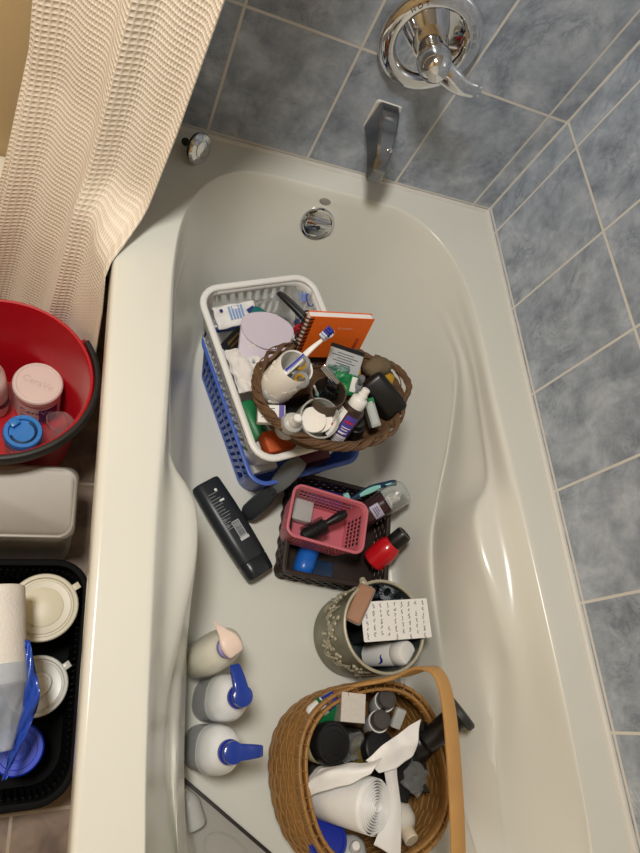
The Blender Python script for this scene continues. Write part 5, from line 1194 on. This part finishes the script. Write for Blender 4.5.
addp(t3, 'lid', [(0, .078), (.0385, .078), (.0400, .080), (.0395, .098), (.037, .101), (.030, .101), (.029, .099), (.019, .099), (.018, .1005), (.016, .1005), (.015, .099), (0, .099)], mat('royal_blue_lid', '#1a3fd0', .3, coat=.2), n=44)
# paper roll in film
p0, p1 = V((-0.1285, 0.7139, 0.2350)), V((-0.1111, 0.5699, 0.2350))
prM = axes((p0+p1)/2, p1-p0, V((0, 0, 1)).cross(p1-p0)); PL = (p1-p0).length
pr_ = thing('paper_roll', 'white paper towel roll in torn blue wrap at the left edge of the photo', 'paper roll', prM)
mb = MB(); mb.lathe([(.016, -PL/2), (.046, -PL/2), (.0475, -PL/2+.002), (.0475, PL/2-.002), (.046, PL/2), (.016, PL/2)], 48, Matrix.Rotation(PI/2, 4, 'Y')); mb.loft([[Matrix.Rotation(PI/2, 4, 'Y') @ V((.016*math.cos(a), .016*math.sin(a), z)) for a in [2*PI*i/20 for i in range(20)]] for z in (-PL/2, PL/2)], True, False, False); mb.build('paper', mat('paper_towel', '#ebe7e1', .95, bump=.5, bscale=250), pr_)
ipm = prM.inverted()
mb = MB(); rr_ = []
for j in range(34):
    u = j/33; x = lerp(PL*.30, PL*1.12, u); u = .5 + u*.5; k = 1.06 if u < .60 else lerp(1.06, .62, (u-.60)/.40)
    rr_.append([mb.v(V((x, .0475*k*math.cos(a)*(1 + .10*noise.noise(V((u*7, a*2, 1.))) * (0.3 + 1.8*sstep(.5, .7, u))), .0475*k*math.sin(a)*(1 + .10*noise.noise(V((u*7, a*2, 5.)))*(0.3 + 1.8*sstep(.5, .7, u))) - .03*sstep(.6, 1, u)))) for a in [2*PI*i/48 for i in range(48)]])
for a, b in zip(rr_, rr_[1:]):
    for i in range(48): mb.f([a[i], a[(i+1) % 48], b[(i+1) % 48], b[i]])
mb.solid(.0004); mb.build('clear_wrap', mat('thin_clear_film', '#c9d6ea', .12, alpha=.32), pr_, sharp=180)
mb = MB()
e = [ipm @ p for p in (V((-0.0702, 0.6357, 0.2450)), V((-0.0632, 0.5947, 0.2450)), V((-0.0552, 0.5563, 0.2400)), V((-0.0601, 0.5223, 0.2250)), V((-0.0722, 0.4796, 0.2050)), V((-0.0819, 0.4430, 0.1950)))]
ec = crom(e, 8)
rows_ = []
for i, p in enumerate(ec):
    t = i/(len(ec)-1); w = lerp(.006, .022, math.sin(PI*min(1, t*1.1)))
    rows_.append([mb.v(p + V((.004*noise.noise(V((i*.4, q, 0))), w*(q/4-.5) , .006*math.sin(q*1.6 + i*.5)))) for q in range(5)])
for a, b in zip(rows_, rows_[1:]):
    for q in range(4): mb.f([a[q], a[q+1], b[q+1], b[q]])
mb.solid(.0008); mb.build('blue_film_edge', mat('blue_film', '#2a55c4', .25, trans=.2, coat=.3), pr_, sharp=180)

# ------------------------------------------------------------------ low heater along the back wall
HX0, HX1 = -1.30, -.178
ht = thing('baseboard_heater', 'white baseboard heater along the tan wall, only its rounded end showing beside the curtain', 'heater', up_frame(((HX0+HX1)/2, 1.485, .001)))
M_enam = mat('white_enamel', '#e6decb', .35, var=.01)
hw_ = HX1 - HX0
mb = MB(); mb.box(hw_, .060, .030, (0, 0, .318), bev=.012, seg=4); mb.build('top_cap', M_enam, ht)
mb = MB(); mb.box(hw_-.01, .046, .250, (0, -.002, .164), bev=.008, seg=3); mb.build('front_cover', M_enam, ht)
mb = MB(); mb.box(hw_-.03, .030, .022, (0, .004, .297)); mb.build('gap_shade', M_dgrey, ht)  # dark strip filling the gap, in place of the shade inside it
for q in (-.45, 0, .45):
    mb = MB(); mb.box(.04, .04, .042, (q, 0, .021), bev=.004); mb.build('foot', M_enam, ht)
# ------------------------------------------------------------------ light, world, camera
def area(name, loc, target, size, power, col):
    l = bpy.data.lights.new(name, 'AREA'); l.shape = 'DISK'; l.size = size; l.energy = power; l.color = col
    o = bpy.data.objects.new(name, l); COL.objects.link(o); o.location = loc
    o.rotation_euler = (V(target) - V(loc)).to_track_quat('-Z', 'Y').to_euler(); return o
area('ceiling_lamp', (-.45, .80, 2.36), (-.45, .80, 0), .34, 30, (1, .97, .915))
w = bpy.data.worlds.new('world'); SC.world = w; w.use_nodes = True
w.node_tree.nodes['Background'].inputs[0].default_value = (1, .98, .96, 1); w.node_tree.nodes['Background'].inputs[1].default_value = .2
cd = bpy.data.cameras.new('camera'); co = bpy.data.objects.new('camera', cd); COL.objects.link(co)
cd.sensor_fit = 'AUTO'; cd.sensor_width = 36; cd.lens = 620.07/853*36; cd.clip_start = .02
Rr = Matrix(((0.91981406, -0.07336656, 0.38543411), (0.09096407, -0.91571997, -0.39138533), (0.3816643, 0.39506238, -0.83561838)))
cm = Matrix((Rr[0], -Rr[1], -Rr[2])).transposed().to_4x4(); cm.translation = CAM; co.matrix_world = cm
SC.camera = co
SC.view_settings.view_transform = 'Standard'; SC.view_settings.look = 'None'; SC.view_settings.gamma = 1; SC.view_settings.use_curve_mapping = False
SC.view_settings.exposure = .04
